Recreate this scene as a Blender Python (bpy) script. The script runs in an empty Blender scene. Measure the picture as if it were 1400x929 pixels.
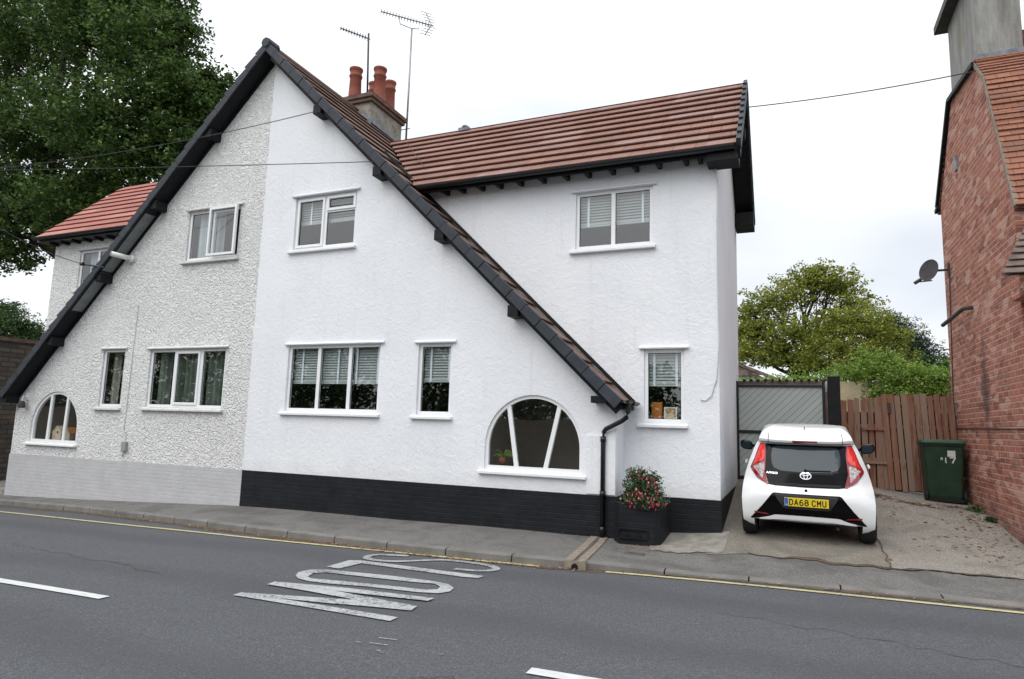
import bpy, bmesh, math, random
import numpy as np
from mathutils import Vector, Matrix
R_ = math.radians
random.seed(7); rng = np.random.default_rng(7)
S = bpy.context.scene
COL = S.collection

# ------------------------------------------------------------------ camera
F = 886.0
def rot(y, p, r):
    cy, sy, cp, sp, cr, sr = math.cos(y), math.sin(y), math.cos(p), math.sin(p), math.cos(r), math.sin(r)
    Rz = np.array([[cy, -0 + sy, 0], [-sy, cy, 0], [0, 0, 1.0]])
    W = np.array([[1, 0, 0], [0, 0, -1], [0, 1.0, 0]]) @ Rz
    Rx = np.array([[1, 0, 0], [0, cp, sp], [0, -sp, cp]])
    Rr = np.array([[cr, -sr, 0], [sr, cr, 0], [0, 0, 1.0]])
    return Rr @ Rx @ W
RM = rot(R_(23.085), R_(7.506), R_(1.704))
cam = bpy.data.cameras.new('camera'); cam_o = bpy.data.objects.new('camera', cam); COL.objects.link(cam_o)
cam.sensor_width = 36; cam.lens = F / 1400 * 36; cam.clip_start = .05; cam.clip_end = 900
M = Matrix(((RM[0][0], -RM[1][0], -RM[2][0], 0), (RM[0][1], -RM[1][1], -RM[2][1], 0), (RM[0][2], -RM[1][2], -RM[2][2], 0), (0, 0, 0, 1)))
cam_o.matrix_world = M
S.camera = cam_o
def ray(x, y): return RM.T @ np.array([(x - 700) / F, (y - 464.5) / F, 1.0])
def onY(x, y, Y): d = ray(x, y); return d * (Y / d[1])
def onX(x, y, X): d = ray(x, y); return d * (X / d[0])

# ------------------------------------------------------------------ world, sun, exposure
SUN_EL, SUN_AZ = 52, 200           # azimuth: direction the light comes from, clockwise from +Y
w = bpy.data.worlds.new("World"); S.world = w; w.use_nodes = True
nt = w.node_tree; nt.nodes.clear()
def N(t, **k):
    n = nt.nodes.new(t)
    for a, b in k.items(): setattr(n, a, b)
    return n
sky = N('ShaderNodeTexSky', sky_type='NISHITA', sun_disc=False)
sky.sun_elevation = R_(SUN_EL); sky.sun_rotation = R_(SUN_AZ); sky.dust_density = 3.0
tc = N('ShaderNodeTexCoord'); mp = N('ShaderNodeMapping'); mp.inputs['Scale'].default_value = (1, 1, 2.2); mp.inputs['Location'].default_value = (.25, .1, .4)
nz = N('ShaderNodeTexNoise'); nz.inputs['Scale'].default_value = 1.7; nz.inputs['Detail'].default_value = 4; nz.inputs['Roughness'].default_value = .45
rp = N('ShaderNodeValToRGB'); rp.color_ramp.elements[0].position = .38; rp.color_ramp.elements[0].color = (6.6, 7.0, 7.7, 1)
rp.color_ramp.elements[1].position = .58; rp.color_ramp.elements[1].color = (9.6, 9.8, 10.0, 1)
sx = N('ShaderNodeSeparateXYZ')
up = N('ShaderNodeMapRange'); up.inputs['From Min'].default_value = .25; up.inputs['From Max'].default_value = 1.0
up.inputs['To Min'].default_value = 1.0; up.inputs['To Max'].default_value = 1.75
mul = N('ShaderNodeVectorMath', operation='SCALE')
mix = N('ShaderNodeMixRGB'); mix.inputs['Fac'].default_value = .9
bg = N('ShaderNodeBackground'); bg.inputs['Strength'].default_value = .1
out = N('ShaderNodeOutputWorld'); L = nt.links.new
L(tc.outputs['Generated'], mp.inputs['Vector']); L(mp.outputs[0], nz.inputs['Vector']); L(nz.outputs['Fac'], rp.inputs['Fac'])
L(tc.outputs['Generated'], sx.inputs[0]); L(sx.outputs['Z'], up.inputs['Value'])
L(rp.outputs['Color'], mul.inputs[0]); L(up.outputs[0], mul.inputs['Scale'])
L(sky.outputs['Color'], mix.inputs['Color1']); L(mul.outputs[0], mix.inputs['Color2'])
L(mix.outputs[0], bg.inputs['Color']); L(bg.outputs[0], out.inputs['Surface'])
sl = bpy.data.lights.new('sun', 'SUN'); sl.energy = 1.3; sl.angle = R_(60); sl.color = (1, .97, .92)
so = bpy.data.objects.new('sun', sl); COL.objects.link(so)
az, el = R_(SUN_AZ), R_(SUN_EL)
so.rotation_euler = Vector((math.sin(az) * math.cos(el), math.cos(az) * math.cos(el), math.sin(el))).to_track_quat('Z', 'Y').to_euler()
so.location = (0, -20, 30)
S.view_settings.view_transform = 'Standard'; S.view_settings.look = 'None'; S.view_settings.gamma = 1; S.view_settings.exposure = .28
S.render.engine = 'CYCLES'
S.cycles.max_bounces = 8; S.cycles.transparent_max_bounces = 16; S.cycles.diffuse_bounces = 3; S.cycles.glossy_bounces = 3

# ------------------------------------------------------------------ materials
class G:
    def __init__(s, name):
        s.m = bpy.data.materials.new(name); s.m.use_nodes = True; s.t = s.m.node_tree; s.t.nodes.clear()
        s.o = s.n('ShaderNodeOutputMaterial'); s.b = s.n('ShaderNodeBsdfPrincipled'); s.l(s.b.outputs[0], s.o.inputs[0])
    def n(s, t, **k):
        n = s.t.nodes.new(t)
        for a, b in k.items():
            if a.startswith('i_'): n.inputs[a[2:].replace('_', ' ')].default_value = b
            else: setattr(n, a, b)
        return n
    def l(s, a, b): s.t.links.new(a, b)
    def pos(s): return s.n('ShaderNodeNewGeometry').outputs['Position']
    def noise(s, sc, det=4, rough=.55, v=None, dist=0):
        n = s.n('ShaderNodeTexNoise'); n.inputs['Scale'].default_value = sc; n.inputs['Detail'].default_value = det
        n.inputs['Roughness'].default_value = rough; n.inputs['Distortion'].default_value = dist
        s.l(v or s.pos(), n.inputs['Vector']); return n.outputs['Fac']
    def ramp(s, f, *st):
        r = s.n('ShaderNodeValToRGB'); e = r.color_ramp.elements
        while len(e) < len(st): e.new(.5)
        for x, (p, c) in zip(e, st):
            x.position = p; x.color = (c, c, c, 1) if isinstance(c, (int, float)) else (*c, 1)
        s.l(f, r.inputs[0]); return r.outputs[0]
    def mix(s, f, a, b, mode='MIX'):
        m = s.n('ShaderNodeMixRGB', blend_type=mode)
        for v, i in ((f, 'Fac'), (a, 'Color1'), (b, 'Color2')):
            if hasattr(v, 'links'): s.l(v, m.inputs[i])
            elif i == 'Fac': m.inputs[i].default_value = v
            else: m.inputs[i].default_value = (v, v, v, 1) if isinstance(v, (int, float)) else (*v, 1)
        return m.outputs[0]
    def math(s, op, a, b=0, c=None):
        m = s.n('ShaderNodeMath', operation=op)
        for k, v in enumerate((a, b, c)):
            if v is None: continue
            if hasattr(v, 'links'): s.l(v, m.inputs[k])
            else: m.inputs[k].default_value = v
        return m.outputs[0]
    def bump(s, h, strength=1, dist=.01, prev=None):
        b = s.n('ShaderNodeBump'); b.inputs['Strength'].default_value = strength; b.inputs['Distance'].default_value = dist
        s.l(h, b.inputs['Height'])
        if prev is not None: s.l(prev, b.inputs['Normal'])
        s.l(b.outputs[0], s.b.inputs['Normal']); return b.outputs[0]
    def col(s, c):
        i = s.b.inputs['Base Color']
        if hasattr(c, 'links'): s.l(c, i)
        else: i.default_value = (*c, 1)
    def set(s, **k):
        for a, v in k.items():
            i = s.b.inputs[a.replace('_', ' ')]
            if hasattr(v, 'links'): s.l(v, i)
            else: i.default_value = v
        return s
    def wallvec(s):
        g = s.n('ShaderNodeNewGeometry'); a = s.n('ShaderNodeSeparateXYZ'); b = s.n('ShaderNodeSeparateXYZ')
        s.l(g.outputs['Position'], a.inputs[0]); s.l(g.outputs['True Normal'], b.inputs[0])
        f = s.math('GREATER_THAN', s.math('ABSOLUTE', b.outputs['X']), .5)
        u = s.math('ADD', s.math('MULTIPLY', a.outputs['X'], s.math('SUBTRACT', 1.0, f)), s.math('MULTIPLY', a.outputs['Y'], f))
        c = s.n('ShaderNodeCombineXYZ'); s.l(u, c.inputs[0]); s.l(a.outputs['Z'], c.inputs[1]); return c.outputs[0]
    def brick(s, v, w, h, mortar=.01, c1=.5, c2=.5, cm=.5, smooth=.1, bias=0, off=.5):
        b = s.n('ShaderNodeTexBrick'); b.offset = off
        for n_, x in (('Color1', c1), ('Color2', c2), ('Mortar', cm)):
            b.inputs[n_].default_value = (x, x, x, 1) if isinstance(x, (int, float)) else (*x, 1)
        b.inputs['Scale'].default_value = 1; b.inputs['Mortar Size'].default_value = mortar; b.inputs['Mortar Smooth'].default_value = smooth
        b.inputs['Bias'].default_value = bias; b.inputs['Brick Width'].default_value = w; b.inputs['Row Height'].default_value = h
        s.l(v, b.inputs['Vector']); return b

def simple(name, c, rough=.5, var=.0, sc=8, metal=0, bump=0, coat=0):
    g = G(name)
    if var:
        f = g.noise(sc); g.col(g.mix(g.ramp(f, (.3, 0.0), (.7, 1.0)), tuple(x * (1 - var) for x in c), tuple(min(1, x * (1 + var)) for x in c)))
        g.set(Roughness=g.ramp(g.noise(sc * 3), (.3, max(.02, rough - .08)), (.7, min(1, rough + .08))))
    else: g.col(c); g.set(Roughness=rough)
    g.set(Metallic=metal, Coat_Weight=coat, Specular_IOR_Level=.5 if (rough < .45 or metal) else .25)
    if bump: g.bump(g.noise(sc * 6, 5), 1, bump)
    return g.m
MT = {}
# asphalt
def asphalt(name, base, fleck, patch, grain=.35):
    g = G(name); big = g.noise(.35, 5, .6); mid = g.noise(5, 5, .65); fine = g.noise(95, 3, .7)
    c = g.mix(g.ramp(big, (.3, 0.0), (.7, 1.0)), tuple(x * .86 for x in base), tuple(x * 1.12 for x in base))
    c = g.mix(g.ramp(mid, (.35, 0.0), (.75, .5)), c, patch)
    c = g.mix(g.ramp(g.noise(13, 5, .8), (.36, .45), (.5, 0.0)), c, tuple(x * .6 for x in base)); c = g.mix(g.ramp(g.noise(16, 5, .8), (.56, 0.0), (.68, .28)), c, fleck)
    c = g.mix(g.ramp(g.noise(30, 4, .75), (.38, .55), (.5, 0.0)), c, tuple(x * .55 for x in base)); c = g.mix(g.ramp(g.noise(38, 4, .75), (.54, 0.0), (.64, .5)), c, fleck)
    c = g.mix(grain, c, g.ramp(fine, (.25, tuple(x * .35 for x in base)), (.52, base), (.72, fleck)))
    g.col(c); g.set(Roughness=.88, Specular_IOR_Level=.3); g.bump(g.noise(60, 4, .75), .8, .010, g.bump(mid, .4, .01)); return g
g = asphalt('road_asphalt', (.088, .092, .101), (.27, .27, .28), (.083, .084, .088), .55)
# smoother darker wheel tracks running along the street
sp = g.n('ShaderNodeSeparateXYZ'); g.l(g.pos(), sp.inputs[0])
wv = g.math('ADD', sp.outputs['Y'], g.math('MULTIPLY', g.noise(.3, 2), 1.2))
tr = g.math('SINE', g.math('MULTIPLY', wv, 3.6))
prev = g.b.inputs['Base Color'].links[0].from_socket
g.col(g.mix(g.ramp(tr, (.0, 0.0), (1.0, .42)), prev, (.062, .064, .069))); MT['road'] = g.m
g = asphalt('pavement_asphalt', (.155, .15, .142), (.46, .44, .40), (.115, .112, .108), .75)
prev = g.b.inputs['Base Color'].links[0].from_socket
st_ = g.ramp(g.noise(1.3, 6, .7, dist=.6), (.46, 0.0), (.62, .55)); g.col(g.mix(st_, prev, (.08, .075, .068))); MT['pave'] = g.m
g = asphalt('driveway_concrete', (.205, .185, .155), (.62, .56, .47), (.12, .105, .085), .8)
prev = g.b.inputs['Base Color'].links[0].from_socket
c = g.mix(g.ramp(g.noise(.9, 6, .65, dist=.8), (.45, 0.0), (.66, .6)), prev, (.115, .105, .085))
c = g.mix(g.ramp(g.noise(2.6, 5, .6, dist=1.5), (.60, 0.0), (.72, .35)), c, (.09, .10, .05))
g.col(c); MT['drive'] = g.m
g = asphalt('gravelly_concrete', (.235, .215, .19), (.72, .66, .58), (.15, .135, .11), .9); prev = g.b.inputs['Base Color'].links[0].from_socket; g.col(g.mix(g.ramp(g.noise(1.1, 6, .7, dist=.8), (.48, 0.0), (.66, .6)), prev, (.13, .12, .09))); MT['gravelly'] = g.m
MT['slab'] = simple('worn_concrete', (.25, .235, .205), .9, .3, 6, bump=.006)
g = G('kerb_concrete'); c = g.mix(g.ramp(g.noise(3, 5), (.3, 0.0), (.7, 1.0)), (.13, .125, .115), (.215, .205, .19)); c = g.mix(g.ramp(g.noise(60, 3, .7), (.5, 0.0), (.7, .4)), c, (.09, .085, .08))
g.col(c); g.set(Roughness=.9); g.bump(g.noise(60, 4), .7, .004); MT['kerb'] = g.m
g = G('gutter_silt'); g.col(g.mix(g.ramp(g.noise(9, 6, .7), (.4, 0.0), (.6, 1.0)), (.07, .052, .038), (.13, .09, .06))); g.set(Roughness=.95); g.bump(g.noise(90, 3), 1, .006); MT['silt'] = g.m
MT['soil'] = simple('garden_soil', (.09, .10, .05), .95, .4, 2, bump=.02)
# paints on the road
def roadpaint(name, c, lo, hi, asp=(.085, .087, .093)):
    g = G(name); f = g.noise(34, 6, .75); f2 = g.noise(2.5, 3, .6)
    m = g.ramp(g.math('ADD', g.math('MULTIPLY', f, .7), g.math('MULTIPLY', f2, .3)), (lo, 0.0), (hi, 1.0))
    c2 = g.mix(g.ramp(g.noise(12, 5), (.3, 0.0), (.7, 1.0)), tuple(x * .8 for x in c), c)
    g.col(g.mix(m, asp, c2)); g.set(Roughness=.75); g.bump(g.noise(110, 3), .6, .004); return g.m
MT['slow'] = roadpaint('worn_white_road_paint', (.46, .47, .47), .41, .50)
MT['slow_faint'] = roadpaint('faded_white_road_paint', (.42, .43, .43), .41, .53)
MT['dash'] = roadpaint('white_line_paint', (.66, .67, .66), .30, .38)
MT['yellow'] = roadpaint('yellow_line_paint', (.58, .52, .27), .38, .47, (.13, .12, .1))
# renders
g = G('smooth_white_render'); v = g.noise(1.1, 5)
c = g.mix(g.ramp(v, (.3, 0.0), (.7, 1.0)), (.77, .79, .83), (.83, .845, .87))
mw = g.n('ShaderNodeMapping'); mw.inputs['Scale'].default_value = (5, 5, .35); g.l(g.pos(), mw.inputs[0]); c = g.mix(g.ramp(g.noise(1.6, 5, .7, mw.outputs[0]), (.56, 0.0), (.75, .30)), c, (.60, .61, .60))
sw_ = g.n('ShaderNodeSeparateXYZ'); g.l(g.pos(), sw_.inputs[0]); sp0 = g.math('ADD', sw_.outputs['Z'], g.math('MULTIPLY', g.noise(3.5, 5, .7), .7)); c = g.mix(g.ramp(g.math('ADD', sp0, 1.0), (.25, .30), (.62, 0.0)), c, (.52, .51, .48)); g.col(c); g.set(Roughness=.75)
b1 = g.bump(g.noise(5.5, 4, .6, dist=1.6), .5, .022); g.bump(g.noise(22, 5, .65, dist=1.0), .55, .012, b1); MT['white'] = g.m
g = G('pebbledash_render')
c = g.mix(g.ramp(g.noise(.8, 5), (.3, 0.0), (.7, 1.0)), (.80, .80, .79), (.88, .88, .87))
vo = g.n('ShaderNodeTexVoronoi', feature='SMOOTH_F1'); vo.inputs['Scale'].default_value = 24; vo.inputs['Smoothness'].default_value = .5; vo.inputs['Randomness'].default_value = 1
pv = g.n('ShaderNodeVectorMath', operation='ADD'); nn = g.n('ShaderNodeTexNoise'); nn.inputs['Scale'].default_value = 9; g.l(g.pos(), nn.inputs['Vector'])
sc_ = g.n('ShaderNodeVectorMath', operation='SCALE'); sc_.inputs['Scale'].default_value = .18; g.l(nn.outputs['Color'], sc_.inputs[0]); g.l(g.pos(), pv.inputs[0]); g.l(sc_.outputs[0], pv.inputs[1]); g.l(pv.outputs[0], vo.inputs['Vector'])
pit_shade = g.ramp(g.noise(26, 4, .6), (.28, 1.0), (.40, 0.0)); g.col(g.mix(g.math('MULTIPLY', pit_shade, .35), c, (.30, .29, .27))); g.set(Roughness=.9)  # noise specks paint the small dark shadows of the pebbledash into the colour
b1 = g.bump(g.math('SUBTRACT', 1.0, vo.outputs['Distance']), 1, .034); g.bump(g.noise(30, 5, .75), 1, .026, b1); MT['dash_render'] = g.m
def plinth(name, c, c2, rough):
    g = G(name); v = g.wallvec(); b = g.brick(v, .225, .075, .009, 1, .8, .35, .6)
    g.col(g.mix(g.ramp(g.noise(4, 5), (.3, 0.0), (.7, 1.0)), c, c2)); g.set(Roughness=rough)
    h = g.mix(.5, b.outputs['Color'], g.noise(7, 6, .75)); g.set(Specular_IOR_Level=.22); g.bump(h, .8, .008, g.bump(g.noise(9, 4), .6, .01)); return g.m
MT['black_brick'] = plinth('black_painted_brick', (.008, .009, .0115), (.016, .017, .021), .6)
MT['grey_brick'] = plinth('grey_painted_brick', (.46, .46, .475), (.52, .52, .535), .7)
# red brick
g = G('old_red_brick'); v = g.wallvec()
b = g.brick(v, .235, .085, .011, (.40, .15, .105), (.235, .080, .058), (.50, .345, .28), .35, -.1)
c = g.mix(g.ramp(g.noise(2.2, 5), (.3, 0.0), (.7, 1.0)), b.outputs['Color'], g.mix(.5, b.outputs['Color'], (.47, .21, .145)))
vv = g.n('ShaderNodeTexVoronoi'); vv.inputs['Scale'].default_value = 1; 
mpn = g.n('ShaderNodeVectorMath', operation='MULTIPLY'); mpn.inputs[1].default_value = (4.3, 11.8, 1); g.l(v, mpn.inputs[0]); g.l(mpn.outputs[0], vv.inputs['Vector'])
sepc = g.n('ShaderNodeSeparateColor'); g.l(vv.outputs['Color'], sepc.inputs[0])
c = g.mix(g.ramp(sepc.outputs[0], (.76, 0.0), (.82, .6)), c, (.58, .38, .31))
c = g.mix(g.ramp(sepc.outputs[1], (.84, 0.0), (.9, .5)), c, (.11, .045, .04))
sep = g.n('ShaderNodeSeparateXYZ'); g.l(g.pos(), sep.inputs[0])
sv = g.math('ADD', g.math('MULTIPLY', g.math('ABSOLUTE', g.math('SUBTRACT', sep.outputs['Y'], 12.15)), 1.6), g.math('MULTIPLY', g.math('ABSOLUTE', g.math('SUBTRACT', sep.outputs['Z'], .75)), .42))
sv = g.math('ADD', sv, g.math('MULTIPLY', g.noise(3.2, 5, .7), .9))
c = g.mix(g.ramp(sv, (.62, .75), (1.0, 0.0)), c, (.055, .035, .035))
lowg = g.math('ADD', sep.outputs['Z'], g.math('MULTIPLY', g.noise(2.4, 5), .9))
c = g.mix(g.ramp(g.math('MULTIPLY_ADD', lowg, 1, 1.0), (.1, .6), (.62, 0.0)), c, (.17, .12, .11))
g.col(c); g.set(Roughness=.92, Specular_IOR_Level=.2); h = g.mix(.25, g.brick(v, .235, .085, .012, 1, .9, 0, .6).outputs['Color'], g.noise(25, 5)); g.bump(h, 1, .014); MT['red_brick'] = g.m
g = G('dark_stone_wall'); v = g.wallvec(); b = g.brick(v, .37, .13, .02, (.10, .082, .066), (.055, .046, .04), (.035, .032, .03), .6)
c = g.mix(g.ramp(g.noise(2.7, 5), (.58, 0.0), (.68, .5)), b.outputs['Color'], (.17, .09, .05)); g.col(c); g.set(Roughness=.95); g.bump(g.mix(.4, b.outputs['Color'], g.noise(8, 5)), 1, .06); MT['stone'] = g.m
# roof tiles (uv: u along the roof, v up the slope, both in metres)
def tiles(name, c1, c2, odd, w=.33, h=.33, moss=.0):
    g = G(name); uv = g.n('ShaderNodeUVMap').outputs[0]
    b = g.brick(uv, w, h, .007, c1, c2, tuple(x * .35 for x in c1), .2)
    s2 = g.n('ShaderNodeVectorMath', operation='MULTIPLY'); s2.inputs[1].default_value = (1 / w / 2.3, 1 / h, 1); g.l(uv, s2.inputs[0])
    wn = g.n('ShaderNodeTexWhiteNoise', noise_dimensions='2D'); fl = g.n('ShaderNodeVectorMath', operation='FLOOR'); g.l(s2.outputs[0], fl.inputs[0]); g.l(fl.outputs[0], wn.inputs['Vector'])
    c = g.mix(g.ramp(wn.outputs['Value'], (.78, 0.0), (.84, .55)), b.outputs['Color'], odd)
    c = g.mix(g.ramp(g.noise(2.3, 6, .7), (.35, .45), (.6, 0.0)), c, tuple(x * .62 for x in c1))
    c = g.mix(g.ramp(g.noise(50, 3, .7), (.45, 0.0), (.7, .35)), c, tuple(x * 1.5 for x in c2))
    g.col(c); g.set(Roughness=.85); g.bump(g.noise(40, 4), .5, .006); return g.m
MT['tile'] = tiles('brown_concrete_tiles', (.275, .145, .110), (.215, .110, .085), (.37, .25, .225))
MT['tile_dark'] = tiles('weathered_brown_tiles', (.20, .118, .088), (.14, .085, .067), (.23, .16, .14))
MT['tile_red'] = tiles('red_concrete_tiles', (.42, .15, .115), (.30, .11, .088), (.50, .24, .20))
MT['tile_clay'] = tiles('old_clay_tiles', (.34, .145, .085), (.24, .10, .065), (.13, .07, .055), .17, .1)
MT['tile_grey'] = simple('grey_brown_plain_tiles', (.16, .12, .105), .9, .35, 5, bump=.006)
MT['cap'] = simple('grey_verge_cap', (.040, .047, .057), .6, .18, 5)
MT['blackwood'] = simple('black_painted_timber', (.007, .008, .009), .62, .3, 9, bump=.002)
MT['greypaint'] = simple('bare_grey_board', (.20, .225, .22), .7, .15, 6)
MT['blackpvc'] = simple('black_gutter_plastic', (.007, .008, .009), .35)
MT['upvc'] = simple('white_window_plastic', (.83, .84, .85), .35)
MT['sill'] = simple('white_painted_sill', (.80, .81, .82), .5, .05, 6)
MT['sill_old'] = simple('weathered_white_sill', (.64, .64, .62), .7, .12, 6, bump=.003)
MT['rubber'] = simple('black_rubber', (.015, .015, .016), .75, .2, 20)
MT['seal'] = simple('dark_window_seal', (.02, .02, .022), .6)
MT['terra'] = simple('terracotta', (.24, .078, .055), .8, .2, 5, bump=.003)
MT['lead'] = simple('dull_lead', (.20, .22, .25), .55, .35, 7, bump=.006)
MT['alu'] = simple('aluminium', (.30, .31, .32), .45, .15, 8, metal=.6)
MT['darkmetal'] = simple('dark_metal', (.06, .055, .055), .6, .3, 8)
MT['cement'] = simple('stack_coping', (.13, .085, .07), .9, .35, 6, bump=.01)
g = G('old_pebbledash_stack'); c = g.mix(g.ramp(g.noise(4, 6, .7), (.38, 0.0), (.6, 1.0)), (.17, .15, .125), (.34, .32, .28)); c = g.mix(g.ramp(g.noise(28, 3, .7), (.45, 0.0), (.6, .6)), c, (.40, .36, .30)); g.col(c); g.set(Roughness=.95); g.bump(g.noise(26, 4, .7), 1, .03); MT['stack'] = g.m
g = G('grey_cement_render'); sx_ = g.n('ShaderNodeMapping'); sx_.inputs['Scale'].default_value = (4, 4, .6); g.l(g.pos(), sx_.inputs[0])
c = g.mix(g.ramp(g.noise(1.5, 6, .7, sx_.outputs[0]), (.35, 0.0), (.65, 1.0)), (.17, .165, .15), (.33, .33, .315)); c = g.mix(g.ramp(g.noise(1.2, 4), (.6, 0.0), (.7, .5)), c, (.22, .18, .09)); g.col(c); g.set(Roughness=.95); g.bump(g.noise(20, 5), .5, .01); MT['greyrender'] = g.m
# glass
g = G('window_glass'); g.t.nodes.remove(g.b)
tr = g.n('ShaderNodeBsdfTransparent'); tr.inputs[0].default_value = (.90, .94, .93, 1); gl = g.n('ShaderNodeBsdfGlossy'); gl.inputs['Roughness'].default_value = .01; gl.inputs['Color'].default_value = (1, 1, 1, 1)
ge = g.n('ShaderNodeNewGeometry'); dt = g.n('ShaderNodeVectorMath', operation='DOT_PRODUCT'); g.l(ge.outputs['Incoming'], dt.inputs[0]); g.l(ge.outputs['True Normal'], dt.inputs[1])
fr_ = g.math('MULTIPLY_ADD', g.math('POWER', g.math('SUBTRACT', 1.0, g.math('ABSOLUTE', dt.outputs['Value'])), 4.0), .84, .145); ms = g.n('ShaderNodeMixShader')
bp = g.n('ShaderNodeBump'); bp.inputs['Distance'].default_value = .01; bp.inputs['Strength'].default_value = .12; g.l(g.noise(1.6, 2), bp.inputs['Height']); g.l(bp.outputs[0], gl.inputs['Normal'])
g.l(fr_, ms.inputs[0]); g.l(tr.outputs[0], ms.inputs[1]); g.l(gl.outputs[0], ms.inputs[2]); g.l(ms.outputs[0], g.o.inputs[0]); MT['glass'] = g.m
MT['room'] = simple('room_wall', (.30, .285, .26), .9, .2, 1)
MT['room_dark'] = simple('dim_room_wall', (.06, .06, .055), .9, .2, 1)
MT['blind'] = simple('grey_blind_slat', (.50, .53, .53), .5, .05, 4)
MT['tape'] = simple('white_blind_tape', (.85, .9, 1.0), .8)
g = G('green_curtain'); g.col(g.mix(g.ramp(g.noise(5, 3), (.3, 0.0), (.7, 1.0)), (.12, .15, .125), (.25, .285, .24))); g.set(Roughness=.95); MT['curtain'] = g.m
MT['curtain_cream'] = simple('cream_curtain', (.48, .47, .40), .95, .15, 5)
MT['net'] = simple('pale_net_curtain', (.62, .66, .68), .95, .08, 4)
# vegetation
def leafmat(name, c1, c2, c3, tl=.35):
    g = G(name); ge = g.n('ShaderNodeNewGeometry'); rnd = ge.outputs['Random Per Island']
    c = g.ramp(rnd, (0.0, c1), (.55, c2), (1.0, c3)); c = g.mix(g.ramp(g.noise(.55, 4), (.35, .35), (.65, 0.0)), c, c1)
    g.col(c); g.set(Roughness=.6, Specular_IOR_Level=.3)
    tl_ = g.n('ShaderNodeBsdfTranslucent'); g.l(c, tl_.inputs[0]); ms = g.n('ShaderNodeMixShader'); ms.inputs[0].default_value = tl
    g.l(g.b.outputs[0], ms.inputs[1]); g.l(tl_.outputs[0], ms.inputs[2]); g.l(ms.outputs[0], g.o.inputs[0]); return g.m
MT['leaf_dark'] = leafmat('sycamore_leaf', (.03, .058, .018), (.068, .125, .032), (.18, .28, .06), .35)
MT['leaf_olive'] = leafmat('olive_green_leaf', (.12, .15, .02), (.24, .27, .042), (.38, .40, .08))
MT['leaf_yew'] = leafmat('dark_conifer_leaf', (.018, .036, .022), (.03, .058, .032), (.05, .085, .042), .2)
MT['leaf_bright'] = leafmat('bright_hedge_leaf', (.11, .19, .03), (.21, .33, .055), (.34, .46, .10))
MT['leaf_mid'] = leafmat('mid_green_leaf', (.03, .06, .018), (.06, .115, .035), (.11, .18, .055))
MT['leaf_fuchsia'] = leafmat('fuchsia_leaf', (.035, .07, .03), (.06, .12, .05), (.12, .19, .08), .2)
MT['bloom'] = leafmat('fuchsia_bloom', (.50, .03, .07), (.62, .06, .12), (.80, .50, .52), .2)
MT['bark'] = simple('grey_brown_bark', (.045, .036, .029), .95, .35, 6, bump=.03)
MT['dead_leaf'] = leafmat('fallen_leaf', (.13, .07, .035), (.28, .15, .075), (.48, .34, .20), .1)
# timber fence, gate
g = G('weathered_red_fence'); ge = g.n('ShaderNodeNewGeometry'); mpp = g.n('ShaderNodeMapping'); mpp.inputs['Scale'].default_value = (9, 9, .8); g.l(ge.outputs['Position'], mpp.inputs[0])
gr = g.noise(3, 6, .7, mpp.outputs[0]); c = g.ramp(ge.outputs['Random Per Island'], (0.0, (.19, .07, .042)), (.6, (.27, .11, .065)), (1.0, (.28, .19, .14)))
c = g.mix(g.ramp(gr, (.42, 0.0), (.62, .75)), c, (.25, .19, .15)); c = g.mix(g.ramp(gr, (.3, .6), (.42, 0.0)), c, (.05, .025, .02)); g.col(c); g.set(Roughness=.92); g.bump(gr, .6, .006); MT['fence'] = g.m
g = G('grey_gate_boards'); ge = g.n('ShaderNodeNewGeometry'); g.col(g.mix(ge.outputs['Random Per Island'], (.36, .395, .375), (.40, .435, .415))); g.set(Roughness=.65); g.bump(g.noise(30, 3), .3, .003); MT['gate'] = g.m
# car
g = G('white_car_paint'); g.col((.80, .81, .82)); g.set(Roughness=.28, Coat_Weight=.8, Coat_Roughness=.04); g.bump(g.noise(3, 2), .04, .01); MT['car'] = g.m
g = G('black_gloss'); g.col((.003, .003, .004)); g.set(Roughness=.06, Specular_IOR_Level=.16); MT['gloss'] = g.m
g = G('tinted_car_glass'); g.col((.02, .035, .044)); g.set(Roughness=.03, Specular_IOR_Level=.42); MT['carglass'] = g.m
MT['carplastic'] = simple('dark_grey_plastic', (.028, .029, .031), .55, .1, 20)
g = G('red_lamp_lens'); g.col((.72, .03, .025)); g.set(Roughness=.1, Coat_Weight=1); MT['lampred'] = g.m
g = G('deep_red_lens'); g.col((.24, .01, .014)); g.set(Roughness=.1, Coat_Weight=1); MT['lampdeep'] = g.m
g = G('clear_lamp_lens'); g.col(g.mix(g.ramp(g.noise(40, 2), (.4, 0.0), (.6, 1.0)), (.30, .20, .20), (.58, .52, .52))); g.set(Roughness=.12, Coat_Weight=1); MT['lampclear'] = g.m
g = G('chrome'); g.col((.8, .8, .82)); g.set(Roughness=.15, Metallic=1.0); MT['chrome'] = g.m
MT['plateyellow'] = simple('yellow_plate', (.80, .60, .03), .4)
MT['plateblue'] = simple('blue_plate_band', (.03, .14, .55), .4)
MT['ink'] = simple('black_plate_letters', (.012, .012, .012), .5)
MT['bin'] = simple('green_bin_plastic', (.019, .042, .025), .5, .22, 5)
MT['binlid'] = simple('green_lid_plastic', (.035, .078, .05), .45, .15, 6)
MT['sticker'] = simple('white_sticker', (.60, .62, .62), .6, .08, 10)
MT['chalk'] = simple('white_marker_paint', (.62, .62, .60), .8)
MT['dish'] = simple('grey_dish_metal', (.055, .055, .06), .5, .25, 12)
MT['cream'] = simple('cream_render', (.52, .44, .31), .9, .2, 3, bump=.01)
MT['wire'] = simple('wire_grey', (.055, .055, .055), .6)
MT['cablewhite'] = simple('white_cable', (.58, .60, .61), .6)
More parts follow.
